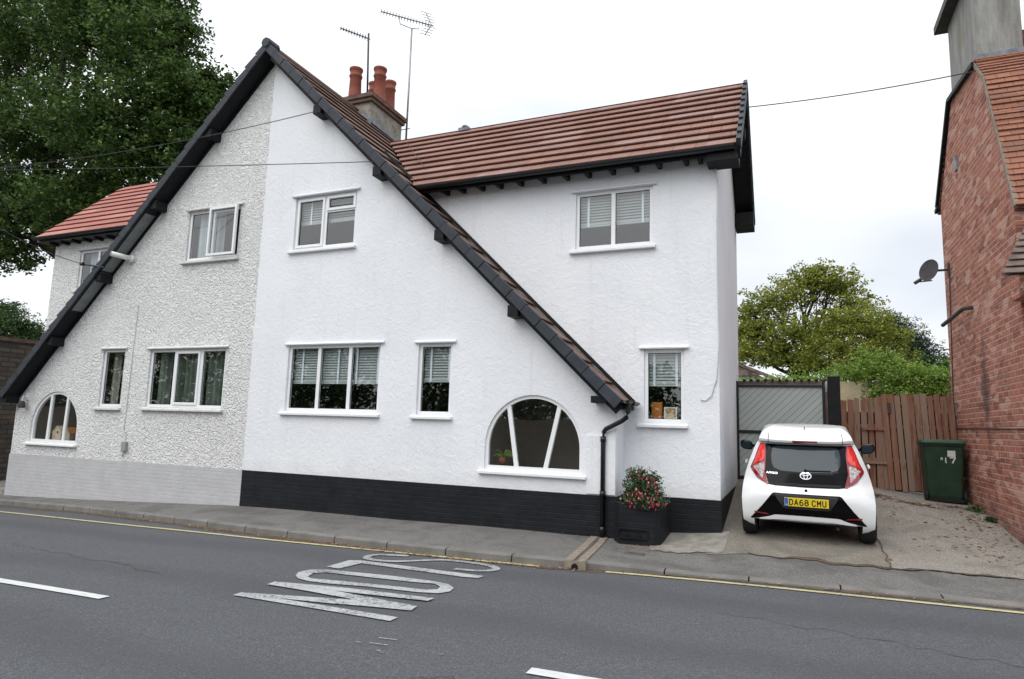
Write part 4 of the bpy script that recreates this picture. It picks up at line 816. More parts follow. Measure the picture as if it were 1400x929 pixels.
bh2 = thing('birdhouse', 'orange birdhouse standing beside the pale wooden one', 'birdhouse', (-14.8, 9.7, -.64)); mb = MB(); gabled(mb, -14.80, 9.66, -.63, .22, .14, .16, .10); obj('body', mb, 'birdwood', bh2)
mb = MB(); mb.bar((-14.95, 9.66, -.48), (-14.80, 9.66, -.35), .2, .014); mb.bar((-14.65, 9.66, -.48), (-14.80, 9.66, -.35), .2, .014); obj('roof', mb, 'orange', bh2)
mb = MB(); mb.box(-15.25, -14.62, 10.9, 10.95, -1, .12); mb.box(-15.2, -14.67, 10.87, 10.9, -.02, .08); tag(obj('roller_blind', mb, 'curtain_cream', bevel=.01), 'pale roller blind seen through the left arched window', 'blind')
mb = MB(); 
for k in range(9): mb.lathe((-14.5 + random.uniform(-.12, .12), 9.65 + random.uniform(-.05, .08), -.63), [(0, 0), (.03, 0), (.035, .04), (.02, .08), (.0, .09)], 8)
tag(obj('ornaments', mb, 'ink'), 'cluster of small dark ornaments at the right of the left arched window', 'ornaments')
# spider plant in the white arch, picture frame in the wing window
sp2 = thing('spider_plant', 'small spider plant in a pot behind the left light of the white arched window', 'plant', (-4.22, 9.68, -.64))
mb = MB(); mb.lathe((-4.22, 9.66, -.64), [(.0, 0), (.05, 0), (.065, .12), (.055, .12), (.05, .1)], 14); obj('pot', mb, 'terra', sp2, smooth=True)
mb = MB()
for k in range(34):
    a = random.uniform(0, 6.28); l = random.uniform(.12, .24); h = random.uniform(.08, .26); c0 = Vector((-4.22, 9.66, -.53)); dirv = Vector((math.cos(a), math.sin(a) * .5, 0)); sdv = Vector((-dirv.y, dirv.x, 0)) * .006 if abs(dirv.x) > .01 else Vector((.006, 0, 0)); ps = [c0 + dirv * l * t + Vector((0, 0, h * (1.9 * t - 1.7 * t * t))) for t in (0, .3, .6, .85, 1)]
    up_ = Vector((0, 0, .007)); mb.add([q - up_ for q in ps] + [q + up_ for q in ps], [(i, i + 1, i + 6, i + 5) for i in range(4)])
obj('foliage', mb, 'leaf_bright', sp2, fix=False)
mb = MB(); x0 = r_w6[0]; z0 = r_w6[2]; frame_ring(mb, x0 + .27, x0 + .46, z0 + .05, z0 + .24, .018, EY + .18, EY + .195); pf = thing('picture_frame', 'small white picture frame on the sill of the wing window', 'picture frame', (x0 + .35, EY + .18, z0 + .05)); obj('frame', mb, 'white_obj', pf)
mb = MB(); mb.box(x0 + .285, x0 + .445, EY + .19, EY + .2, z0 + .065, z0 + .225); obj('print', mb, 'picture', pf)
mb = MB(); mb.box(x0 + .05, x0 + .22, EY + .3, EY + .4, z0 + .0, z0 + .32); tag(obj('storage_box', mb, 'orange', bevel=.02), 'orange brown box behind the glass of the wing window', 'box')

# ------------------------------------------------------------------ small fittings on the houses
sc = thing('security_light', 'white tube shaped light fitted under the left verge of the pebbledash gable', 'light', (-14, 9.3, 3.1))
a = Vector(onY(180, 354, 9.37)); b = Vector(onY(152, 347, 9.0)); mb = MB(); mb.tube([a, b], .055, 14); mb.tube([a + Vector((0, .03, -.01)), a + Vector((0, -.04, 0))], .085, 14); obj('tube', mb, 'white_obj', sc, smooth=True)
mb = MB(); mb.tube([b, b + (b - a).normalized() * .01], .045, 14); obj('lens', mb, 'greyplastic', sc)
wb = thing('wire_bracket', 'black cable bracket fixed to the left verge below the tube light', 'bracket', (-14, 9.1, 2.9)); a = Vector(onY(142, 366, 9.1)); b = Vector(onY(112, 361, 9.0)); mb = MB(); mb.tube([a, b], .022, 8); mb.tube([b - Vector((.03, 0, 0)), b + Vector((.06, 0, -.01))], .04, 8); obj('arm', mb, 'blackpvc', wb)
x, z = XZ(172, 611); mb = MB(); mb.box(x - .065, x + .065, FY - .07, FY, z - .10, z + .11); mbx = thing('meter_box', 'small grey meter box low on the pebbledashed wall', 'box', (x, FY, z)); obj('case', mb, 'greyplastic', mbx, bevel=.02)
mb = MB(); mb.tube([(x - .03, FY - .02, z - .1), (x - .04, FY - .02, z - .18), (x - .07, FY - .012, z - .2)], .01, 6); obj('conduit', mb, 'greyplastic', mbx)
mb = MB(); ax_, az_ = x, z; p = [(ax_ - .02, FY - .012, az_ + .1), (ax_ - .02, FY - .012, az_ + .3), (ax_ - .10, FY - .012, az_ + .31), (ax_ - .06, FY - .012, 2.3)]; mb.tube(p, .008, 6); tag(obj('wall_cable', mb, 'sill_old'), 'thin painted cable running up the pebbledashed wall from the meter box', 'cable')
x, z = XZ(31, 552, 9.3); wl = thing('wall_lantern', 'small black lantern on the pebbledash wall at the left eave', 'lamp', (x, 9.35, z)); mb = MB(); mb.lathe((x, 9.28, z - .1), [(0, 0), (.06, .0), (.075, .03), (.075, .1), (.05, .15), (0, .17)], 10); obj('lamp_head', mb, 'darkmetal', wl); mb = MB(); mb.tube([(x, FY, z + .14), (x, 9.3, z + .16), (x, 9.28, z + .06)], .02, 8); mb.box(x - .05, x + .05, FY - .03, FY, z + .08, z + .24); obj('bracket', mb, 'sill_old', wl)
mb = MB(); q = [XZ(a, b, 9.82) for a, b in ((981, 245), (980, 300), (981, 400), (983, 470), (980, 520), (973, 541), (965, 548), (958, 547))]; mb.tube([(a, 9.815, b) for a, b in q], .008, 6); tag(obj('wall_cable', mb, 'cablewhite', smooth=True), 'loose white cable hanging down the wing wall and curling at its end', 'cable')
mb = MB(); q = [(556, 195), (575, 222), (590, 240), (607, 256)]; mb.tube([tuple(onY(a, b, 9.6 + (256 - b) / 61 * 1.4)) for a, b in q], .006, 6); tag(obj('aerial_cable', mb, 'wire', smooth=True), 'thin aerial cable running down the wing roof into the valley', 'cable')

# ------------------------------------------------------------------ aerials and wires
def aerial_elements(mb, a, b, n, l0, l1, r=.011):
    a, b = Vector(a), Vector(b); d = (b - a).normalized(); sd = Vector((0, 0, 1)) - d * d.z; sd.normalize(); sd2 = d.cross(sd)
    for k in range(n):
        t = k / (n - 1); p = a.lerp(b, t); l = l0 + (l1 - l0) * t; v = (sd * .8 + sd2 * .6) * l / 2; mb.tube([p - v, p + v], r, 5)
ta = thing('tv_aerial', 'tall galvanised aerial mast behind the chimney with long ladder aerial', 'aerial', (-9.0, 13.8, 6.5)); Y = 13.75
top = onY(563, 40, Y); mb = MB(); mb.tube([tuple(onY(555, 192, Y)), tuple(onY(559, 120, Y)), tuple(top)], .026, 8); obj('mast', mb, 'alu', ta, smooth=True)
mb = MB(); a, b = Vector(onY(521, 16, Y - .35)), Vector(onY(593, 36, Y + .35)); mb.tube([a, b], .018, 6); mb.tube([tuple(onY(546, 24, Y)), tuple(onY(547, 33, Y)), tuple(onY(562, 39, Y)), tuple(onY(572, 40, Y)), tuple(onY(574, 30, Y))], .015, 6); obj('boom', mb, 'alu', ta)
mb = MB(); aerial_elements(mb, a, a.lerp(b, .9), 17, .13, .15); obj('elements', mb, 'alu', ta)
mb = MB(); c = Vector(onY(590, 34, Y + .3))
for tip in (onY(582, 17, Y + .25), onY(581, 48, Y + .25)):
    tp = Vector(tip); mb.tube([c, tp], .014, 5)
    for k in range(1, 5): p = c.lerp(tp, k / 4.2); mb.tube([p - Vector((.0, .22, .0)) + Vector((-.03, 0, -.08)), p + Vector((.03, .22, .08))], .010, 5)
obj('reflector', mb, 'alu', ta)
mb = MB(); p = onY(556, 176, 13.7); mb.tube([tuple(onY(549, 178, 13.5)), tuple(onY(560, 176, 13.8))], .012, 6); obj('bracket', mb, 'darkmetal', ta)
tb = thing('tv_aerial', 'short dark aerial mast with small ladder aerial rising between the chimney pots', 'aerial', (-9.25, 12.7, 7.9)); Y = 12.72
mb = MB(); mb.tube([tuple(onY(502, 137, Y)), tuple(onY(504, 46, Y))], .024, 8); obj('mast', mb, 'darkmetal', tb, smooth=True)
mb = MB(); a, b = Vector(onY(466, 39, Y - .3)), Vector(onY(506, 54, Y + .06)); mb.tube([a, b], .016, 6); obj('boom', mb, 'darkmetal', tb)
mb = MB(); aerial_elements(mb, a, a.lerp(b, .93), 11, .09, .13); obj('elements', mb, 'darkmetal', tb)
def wire(pts, label, sag=.0, r=.0075):
    a, b = Vector(pts[0]), Vector(pts[1]); ps = [a.lerp(b, t) - Vector((0, 0, sag * 4 * t * (1 - t))) for t in np.linspace(0, 1, 15)]
    mb = MB(); mb.tube(ps, r, 5); tag(obj('overhead_wire', mb, 'wire'), label, 'wire', 'overhead wires')
wire((onY(519, 221, 9.15), onY(-80, 234, 7.0)), 'lower telephone wire running left from the second purlin end of the white gable', .02)
wire((onY(430, 153, 9.2), onY(-80, 238, 6.5)), 'upper telephone wire running left from the top purlin end of the white gable', .16)
wire((onY(112, 361, 9.0), onY(-60, 272, 7.0)), 'sagging wire from the left edge to the black bracket on the pebbledash verge', .15)
wire((onX(1336, 97, 2.84), onY(1021, 147, 11.0)), 'wire spanning from the white house ridge to the brick gable', .05, .009)
for q, lab in (((432, 150), 'black wire hook on the top purlin end'), ((517, 232), 'black wire hook on the second purlin end')):
    p = Vector(onY(*q, 9.12)); mb = MB(); mb.tube([p + Vector((0, 0, .0)), p + Vector((-.03, 0, .06)), p + Vector((.03, 0, .12)), p + Vector((.12, 0, .08)), p + Vector((.14, 0, -.02))], .009, 6); tag(obj('wire_hook', mb, 'wire', smooth=True), lab + ' of the white gable', 'hook')

# ------------------------------------------------------------------ brick house on the right
BX, BF, BB = 2.85, 10.25, 14.45
bh_ = thing('brick_house', 'old red brick house end wall with clay tiled roof and grey chimney', 'house', (4, 12, -1.3))
prof = [(BF, -2.2), (BB, -2.2), (BB, 4.45), (13.17, 6.0), (11.6, 5.80), (11.18, 5.33), (10.80, 4.5), (BF, 3.22)]
mb = MB(); mb.prism([(a, b) for a, b in prof], lambda u, v, d: (d, u, v), BX, BX + .25)
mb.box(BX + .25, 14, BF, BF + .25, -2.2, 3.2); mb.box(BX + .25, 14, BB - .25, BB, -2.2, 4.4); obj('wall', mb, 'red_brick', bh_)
def slope(pts, x0, x1, n, m, name, parent, lift=.035):
    mb = MB(); d = 0
    for (y0, z0), (y1, z1) in zip(pts, pts[1:]):
        Lq = math.hypot(y1 - y0, z1 - z0); k = max(1, round(Lq / n)); nn = Vector((0, -(z1 - z0), y1 - y0)).normalized()
        if nn.z < 0: nn = -nn
        for i in range(k):
            a = Vector((0, y0, z0)).lerp(Vector((0, y1, z1)), i / k); b = Vector((0, y0, z0)).lerp(Vector((0, y1, z1)), (i + 1) / k + .05)
            x = x0
            while x < x1:
                xx = min(x1, x + .5 + random.uniform(-.1, .3)); j = random.uniform(-.008, .008); sg = random.uniform(-.006, .006)
                P = [Vector((x, a.y, a.z)) + nn * (lift + j), Vector((xx, a.y, a.z + sg)) + nn * (lift + j), Vector((xx, b.y, b.z)) + nn * .003, Vector((x, b.y, b.z)) + nn * .003, Vector((x, a.y, a.z)), Vector((xx, a.y, a.z))]
                v0, v1 = d + i * Lq / k, d + (i + 1) * Lq / k; mb.add(P, [(0, 1, 2, 3), (4, 5, 1, 0)], [[(x, v0), (xx, v0), (xx, v1), (x, v1)], [(x, v0)] * 4]); x = xx
        d += Lq
    return obj(name, mb, m, parent, fix=False)
slope([(BF - .12, 3.05), (10.72, 4.5), (11.08, 5.38), (11.60, 5.95)], BX - .02, 14, .105, 'tile_clay', 'roof', bh_); slope([(11.60, 5.95), (12.4, 6.72)], 3.49, 14, .105, 'tile_clay', 'roof', bh_)
slope([(12.4, 6.72), (13.17, 6.06)], 3.49, 14, .105, 'tile_clay', 'roof', bh_); slope([(BB + .15, 4.35), (13.17, 6.06)], BX - .02, 14, .105, 'tile_clay', 'roof', bh_)
mb = MB(); ps = [(BF - .12, 3.10), (10.74, 4.55), (11.10, 5.42), (11.57, 5.92)]
for (a, b), (c, d) in zip(ps, ps[1:]): mb.bar((BX - .01, a, b - .05), (BX - .01, c, d - .05), .05, .06)
obj('mortar_verge', mb, 'channel', bh_)
mb = MB()
for (a, b), (c, d) in zip([(11.5, 5.82), (13.2, 6.04), (BB + .12, 4.50)], [(13.2, 6.04), (BB + .12, 4.50)]): mb.bar((BX - .03, a, b), (BX - .03, c, d), .07, .075, (1, 0, 0))
mb.bar((BX - .03, BB + .02, 4.47), (BX - .03, BB + .22, 4.43), .07, .07); obj('bargeboard', mb, 'blackwood', bh_)
mb = MB(); mb.box(BX + .015, 3.50, 11.62, 13.15, 5.6, 9.4); chb = obj('chimney', mb, 'greyrender', bh_, bevel=.01)
mb = MB(); mb.box(BX - .17, 3.66, 11.45, 13.32, 7.42, 7.56); obj('coping', mb, 'darkmetal', chb)
mb = MB(); mb.box(BX + .0, 3.53, 11.56, 11.64, 5.86, 6.0); obj('flashing', mb, 'lead', chb)
mb = MB(); mb.bar((BX + .25, BF - .16, 3.08), (14, BF - .16, 3.08), .09, .09); obj('gutter', mb, 'blackpvc', bh_)
# lean-to roof on its front
mb = quad_courses((2.50, 9.62, 2.04), (8, 9.62, 2.04), (8, 10.25, 2.86), (2.98, 10.25, 2.86), 8, 'tile_grey', 'porch_roof', bh_); obj('porch_roof', mb, 'tile_grey', bh_, fix=False)
mb = MB(); mb.box(2.75, 8, 9.75, 10.25, 1.80, 1.98); mb.box(3.3, 8, 9.7, 10.25, -2, 1.8); obj('porch_wall', mb, 'red_brick', bh_)
x_ = BX - .02; p = onX(1306, 224, x_); mb = MB(); mb.box(BX - .03, BX, p[1] - .07, p[1] + .07, p[2] - .13, p[2] + .13); obj('air_brick', mb, 'lead', bh_)
p = Vector(onX(1327, 421, BX - .03)); q = Vector(onX(1289, 445, BX - .22)); mb = MB(); mb.tube([p + Vector((.05, 0, 0)), p + Vector((-.06, 0, .0)), p + Vector((-.10, .06, -.01)), q], .035, 10); tag(obj('waste_pipe', mb, 'darkmetal', smooth=True), 'dark waste pipe sloping down across the brick flank wall', 'pipe')
mb = MB(); mb.tube([tuple(onX(1298, 372, BX - .012)), tuple(onX(1300, 440, BX - .012)), tuple(onX(1303, 540, BX - .012)), tuple(onX(1308, 586, BX - .012)), tuple(onX(1345, 586, BX - .012)), tuple(onX(1420, 587, BX - .012))], .009, 6); tag(obj('wall_cable', mb, 'wire'), 'dark cable running down from the dish and along the brick wall', 'cable')
# satellite dish
sd_ = thing('satellite_dish', 'grey mesh satellite dish bracketed to the corner of the brick wall', 'satellite dish', (2.6, 14.0, 3.1))
c = Vector(onX(1272, 371, 2.35)); c.y = 13.9; c = Vector(onY(1270, 370, 13.9)); dirn = Vector((-.70, -.64, .20)).normalized()
q = dirn.to_track_quat('Z', 'Y'); mb = MB(); n = 26
prof_ = [(r, .30 * r * r) for r in np.linspace(0.0, .185, 6)] + [(.19, .015)]; vs = []
for r, h in prof_:
    for k in range(n): t = 2 * math.pi * k / n; vs.append(c + q @ Vector((r * math.cos(t), r * 1.12 * math.sin(t), h)))
for r, h in reversed(prof_):
    for k in range(n): t = 2 * math.pi * k / n; vs.append(c + q @ Vector((r * math.cos(t), r * 1.12 * math.sin(t), h - .012)))
mm = len(prof_) * 2; mb.add(vs, [(i * n + k, i * n + (k + 1) % n, (i + 1) * n + (k + 1) % n, (i + 1) * n + k) for i in range(mm - 1) for k in range(n)]); obj('reflector', mb, 'dish', sd_, smooth=True)
mb = MB(); w0 = Vector(onX(1298, 369, BX)); mb.tube([c - dirn * .03, c + Vector((.2, .05, -.0)), w0], .022, 8); mb.box(BX - .03, BX, w0.y - .05, w0.y + .05, w0.z - .12, w0.z + .12); obj('bracket', mb, 'darkmetal', sd_)
mb = MB(); e = Vector(onY(1254, 386, 13.6)); lo = c + q @ Vector((0, -.30, .02)) ; lo = Vector(onY(1274, 384, 13.85)); mb.tube([lo, e], .012, 6); obj('feed_arm', mb, 'darkmetal', sd_)
mb = MB(); mb.tube([e + Vector((-.04, 0, -.02)), e + Vector((.06, .02, .05))], .032, 10); obj('receiver', mb, 'darkmetal', sd_)

# ------------------------------------------------------------------ gate, fence
gt = thing('driveway_gate', 'grey gate of diagonal boards in a black frame across the driveway', 'gate', (0, 13.25, -.9)); GY = 13.25
gx0, gx1 = XZ(1011, 600, GY)[0], XZ(1126, 600, GY)[0]; gz0, gz1 = -.82, XZ(1070, 530, GY)[1]; gm = XZ(1010, 590, GY)[1]
mb = MB()
for (za, zb_, flip) in ((gm + .03, gz1, 1), (gz0, gm - .03, 1)):
    bm_ = bmesh.new(); wd = .095; k = -40
    while k < 60:
        x = gx0 + k * wd * 1.41; h = 3.2
        vs = [(x, GY, za - .5), (x + wd * 1.41 - .008, GY, za - .5), (x + wd * 1.41 - .008 + flip * h, GY, za - .5 + h), (x + flip * h, GY, za - .5 + h)]
        V = [bm_.verts.new(v) for v in vs]; bm_.faces.new(V); k += 1
    for co, no in (((gx0, 0, 0), (-1, 0, 0)), ((gx1, 0, 0), (1, 0, 0)), ((0, 0, za), (0, 0, -1)), ((0, 0, zb_), (0, 0, 1))):
        bmesh.ops.bisect_plane(bm_, geom=bm_.verts[:] + bm_.edges[:] + bm_.faces[:], plane_co=co, plane_no=no, clear_outer=True)
    r_ = bmesh.ops.extrude_face_region(bm_, geom=bm_.faces[:]); bmesh.ops.translate(bm_, verts=[v for v in r_['geom'] if isinstance(v, bmesh.types.BMVert)], vec=(0, .02, 0))
    bm_.verts.index_update(); mb.add([v.co.copy() for v in bm_.verts], [tuple(v.index for v in f.verts) for f in bm_.faces]); bm_.free()
obj('boards', mb, 'gate', gt)
mb = MB(); mb.box(gx0, gx1, GY + .022, GY + .03, gz0, gz1); obj('dark_gap_backing', mb, 'carplastic', gt)
mb = MB(); mb.box(gx0 - .03, gx1 + .02, GY - .03, GY + .05, gz1, gz1 + .05); mb.box(gx0 - .03, gx1 + .02, GY - .03, GY + .05, gm - .03, gm + .03); mb.box(gx0 - .03, gx1 + .02, GY - .03, GY + .05, gz0 - .09, gz0); mb.box(gx0 - .07, gx0 + .0, GY - .035, GY + .055, gz0 - .2, gz1 + .12); mb.box(gx1, gx1 + .05, GY - .035, GY + .055, gz0 - .1, gz1 + .15)
obj('gate_frame', mb, 'blackpvc', gt, bevel=.006)
px0, px1 = XZ(1134, 600, 13.1)[0], XZ(1151, 600, 13.1)[0]; mb = MB(); mb.box(px0, px1, 13.05, 13.25, -1.1, XZ(1142, 515, 13.1)[1]); tag(obj('gate_post', mb, 'blackwood', bevel=.01), 'thick black gate post between the gate and the wooden fence', 'post')
cw = thing('garden_wall', 'low brown coping wall with dark studs showing above the gate', 'wall', (0, 14.2, -.9)); mb = MB(); za = XZ(1060, 521.5, 14.2)[1]; mb.box(-1.2, .85, 14.15, 14.35, -1.2, za); obj('coping_wall', mb, 'tile_grey', cw)
mb = MB()
for x in np.arange(-1.1, .75, .135): mb.box(x, x + .05, 14.12, 14.38, za, za + .035)
obj('studs', mb, 'blackwood', cw)
p0, p1 = XZ(1121, 520, 13.4), XZ(1133, 520, 13.4); mb = MB(); mb.prism([(p0[0], .78), (p1[0] + .05, .78), (p1[0] + .05, 1.0), (p0[0] + .1, .98), (p0[0], .86)], lambda u, v, d: (u, d, v), 13.4, 13.5); tag(obj('white_board', mb, 'sill_old'), 'scrap of white board behind the top of the black gate post', 'board')
# wooden fence
fe = thing('wooden_fence', 'weathered red brown board fence with a broken left section', 'fence', (2, 14.2, -1)); FYY = 14.2
def boards(xa, xb, ztop, zbot, w, y, m='fence', skip=(), lean=0, jit=.02):
    mb = MB(); x = xa; k = 0
    while x < xb:
        if k not in skip:
            ww = w * random.uniform(.9, 1.08); a = x + random.uniform(-.004, .004); t = random.uniform(-jit, jit); zt = ztop(x) + random.uniform(-.03, .02); zb_ = zbot(x) + random.uniform(0, .03); yy = y + random.uniform(-.012, .012); le = lean + random.uniform(-.004, .004)
            sh = random.choice([-1, 1]) * random.uniform(0, .012)
            mb.prism([(a, zb_), (a + ww - .014, zb_), (a + ww - .014 + t * .2 + le, zt + sh), (a + t * .2 + le, zt - sh)], lambda u, v, d: (u, d, v), yy, yy + .018)
        x += w; k += 1
    return mb
xa = XZ(1151, 600, FYY)[0]; xb = XZ(1213, 600, FYY)[0]; xc = 2.84
zl = lambda x: np.interp(x, [xa, xb], [XZ(1155, 546, FYY)[1], XZ(1210, 544, FYY)[1]]); zr_ = lambda x: XZ(1230, 538.5, FYY)[1] - .02 * (x - 1.7)
gb = lambda x: -1.02
mb = boards(xa, xb + .02, zl, gb, .115, FYY, skip=(), jit=.03); mb.prism([(xa + .36, .5), (xa + .44, .46), (xa + .45, .68), (xa + .37, .74)], lambda u, v, d: (u, d, v), FYY - .02, FYY - .01); obj('broken_boards', mb, 'fence', fe, label='shorter boards with gaps and a missing plank')
mb = boards(xb, xc, zr_, gb, .105, FYY - .05, lean=-.07); obj('boards', mb, 'fence', fe)
mb = MB()
for z in (.18, -.45): mb.bar((xa, FYY + .045, z), (xc, FYY + .045, z), .05, .07); mb.bar((xa + .35, FYY - .03, z - .05), (xb, FYY - .03, z - .05), .03, .05)
obj('rail', mb, 'fence', fe); mb = MB(); mb.box(xa, xc, FYY + .09, FYY + .10, -1.02, .45); obj('dark_gap_backing', mb, 'bark', fe)  # dark sheet added behind the boards so their gaps look darker
mb = MB(); mb.box(xb + .02, xb + .07, FYY - .09, FYY - .07, .44, .62); obj('post', mb, 'darkmetal', fe)
# far garden wall with climbers
mb = MB(); p, q = onY(1145, 550, 19), onY(1310, 545, 19); mb.box(p[0] - .2, q[0] + 2, 19, 19.3, -1, XZ(1170, 522, 19)[1]); tag(obj('rendered_wall', mb, 'cream'), 'sandy rendered garden wall behind the fence under the ivy', 'wall')
fh = thing('distant_house', 'distant pale house with brown roof seen above the gate', 'house', (-2, 45, 0)); p = onY(1005, 520, 45); t_ = onY(1010, 496, 45); e_ = onY(1046, 519, 45)
mb = MB(); mb.prism([(p[0] - 6, -1), (e_[0] + .5, -1), (e_[0] + .5, e_[2] - .2), (t_[0] - .2, t_[2] - .05), (p[0] - 6, t_[2] - 3)], lambda u, v, d: (u, d, v), 45, 52); obj('wall', mb, 'white_obj', fh)
mb = MB(); mb.bar((t_[0] - .3, 44.8, t_[2]), (e_[0] + .9, 44.8, e_[2] - .1), .5, .18); mb.add([(p[0] - 8, 44.7, t_[2] + .05), (t_[0] - .3, 44.7, t_[2] + .05), (t_[0] + 1.4, 44.6, e_[2] + .25), (p[0] - 8, 44.6, e_[2] + .1)], [(0, 1, 2, 3)]); obj('roof', mb, 'tile_grey', fh)
mb = MB(); mb.box(t_[0] + .65, t_[0] + .75, 44.5, 44.6, 0, e_[2] + .6); obj('downpipe', mb, 'darkmetal', fh)
# stone boundary wall at far left
sw = thing('stone_wall', 'dark mossy stone boundary wall at the far left of the pebbledash house', 'wall', (-19, 12, -2))
def SWp(x, y, X=-19.6): return onX(x, y, X)
a, b = SWp(-20, 461), SWp(60, 473); mb = MB(); X = -19.6; mb.prism([(7.5, -2.6), (26, -2.6), (26, 2.0), (b[1], b[2]), (a[1], a[2]), (7.5, 1.6)], lambda u, v, d: (d, u, v), X - .4, X); obj('masonry', mb, 'stone', sw)
mb = MB(); mb.bar((X - .2, a[1] - 1, a[2] - .0), (X - .2, 26, 2.04), .5, .1); obj('coping', mb, 'cement', sw)
mb = MB(); mb.add([(-19.6, 9.2, -1.94), (-16.38, 9.2, -1.92), (-16.38, 25, -1.6), (-19.6, 25, -1.6)], [(0, 1, 2, 3)]); struct(obj('side_path', mb, 'slab'))

# ------------------------------------------------------------------ the car
CO = Vector((.208, 9.84, -1.372)); CR = Matrix.Rotation(R_(-1.3), 3, 'Z') @ Matrix.Rotation(R_(8.0), 3, 'X')
car = thing('parked_car', 'small white hatchback with red tail lamps parked nose to the gate', 'car', CO)
def cobj(name, mb, m, parent=None, smooth=False, bevel=0, label=None, fix=True):
    mb.v = [tuple(CO + CR @ Vector((v[0], v[1], v[2] if v[2] < 1.3 else 1.3 + (v[2] - 1.3) * .55))) for v in mb.v]; return obj(name, mb, m, parent or car, smooth, bevel, label, fix)
def prof(tab):
    z = np.array([a for a, _ in tab]); y = np.array([b for _, b in tab]); return lambda q: float(np.interp(q, z, y))
rearp = prof([(.17, -.30), (.22, -.36), (.3, -.395), (.45, -.415), (.55, -.42), (.62, -.41), (.68, -.385), (.72, -.33), (.76, -.28), (.9, -.225), (1.05, -.13), (1.2, -.01), (1.235, .01), (1.255, -.05), (1.27, -.085), (1.30, -.09), (1.33, -.06), (1.37, .05), (1.41, .22), (1.44, .42), (1.455, .60), (1.46, .8)])
frontp = prof([(.17, 2.92), (.3, 3.02), (.45, 3.05), (.6, 3.03), (.7, 2.95), (.76, 2.8), (.82, 2.55), (.88, 2.28), (.93, 2.0), (.96, 1.82), (1.1, 1.55), (1.25, 1.28), (1.37, 1.12), (1.42, 1.10), (1.45, 1.06), (1.46, 1.03)])
widp = prof([(.17, .76), (.25, .782), (.4, .79), (.55, .797), (.68, .79), (.78, .775), (.88, .748), (.96, .722), (1.05, .690), (1.15, .648), (1.235, .605), (1.27, .585), (1.32, .575), (1.37, .562), (1.41, .54), (1.44, .50), (1.455, .45), (1.46, .40)])
curv = prof([(.17, .05), (.4, .07), (.55, .12), (.65, .19), (.75, .24), (.9, .26), (1.2, .16), (1.3, .14), (1.46, .1)])
def ry(x, z): q = min(1, abs(x) / widp(z)); return rearp(z) + curv(z) * q ** 5 + .035 * q ** 2
def fy(x, z): q = min(1, abs(x) / widp(z)); return frontp(z) - (.45 if z < .8 else (.3 if z < 1.2 else .12)) * q ** 4
zs = [.17, .20, .24, .3, .38, .46, .54, .6, .65, .69, .72, .755, .79, .84, .9, .96, 1.02, 1.08, 1.15, 1.2, 1.232, 1.24, 1.255, 1.268, 1.28, 1.30, 1.32, 1.345, 1.37, 1.39, 1.41, 1.43, 1.445, 1.455, 1.46]
ts = np.concatenate([np.sin(np.linspace(-math.pi / 2, math.pi / 2, 31))]); rings = []
for z in zs:
    w_ = widp(z); R1 = [(t * w_, ry(t * w_, z), z) for t in ts]; ye, yf_ = R1[-1][1], fy(w_, z)
    side = [(w_ , ye + (yf_ - ye) * s, z) for s in np.linspace(0, 1, 22)[1:-1]]
    Fr = [(t * w_, fy(t * w_, z), z) for t in ts[::-1]]; sideL = [(-x, y, z) for x, y, z in side[::-1]]
    rings.append(R1 + side + Fr + sideL)
nr_ = len(rings[0]); mb = MB(); mb.add([p for r in rings for p in r], [(i * nr_ + k, i * nr_ + (k + 1) % nr_, (i + 1) * nr_ + (k + 1) % nr_, (i + 1) * nr_ + k) for i in range(len(zs) - 1) for k in range(nr_)] + [tuple(range(nr_)), tuple((len(zs) - 1) * nr_ + k for k in range(nr_))])
body = cobj('body', mb, 'car', smooth=True)
# wheel arches
for yw in (0, 2.34):
    mb = MB(); n = 28
    mb.lathe((-1, yw + .02, .26), [(.0, 0), (.287, 0), (.287, 2), (.0, 2)], n, 'X'); cut = cobj('cut', mb, 'carplastic')
    md = body.modifiers.new('arch', 'BOOLEAN'); md.object = cut; md.operation = 'DIFFERENCE'; md.solver = 'EXACT'
    dg = bpy.context.evaluated_depsgraph_get(); me = bpy.data.meshes.new_from_object(body.evaluated_get(dg)); body.modifiers.clear(); body.data = me; bpy.data.objects.remove(cut)
mb = MB(); mb.box(-.64, .64, -.8, 2.6, .05, .285); cut = cobj('cut', mb, 'carplastic'); md = body.modifiers.new('sill', 'BOOLEAN'); md.object = cut; md.operation = 'DIFFERENCE'; md.solver = 'EXACT'
dg = bpy.context.evaluated_depsgraph_get(); me = bpy.data.meshes.new_from_object(body.evaluated_get(dg)); body.modifiers.clear(); body.data = me; bpy.data.objects.remove(cut)
body.data.name = 'body'
for p in body.data.polygons: p.use_smooth = True
try: body.data.set_sharp_from_angle(angle=R_(35))
except Exception: pass
mb = MB(); mb.box(-.54, .54, .0, 2.9, .2, .5); cobj('underbody', mb, 'rubber')
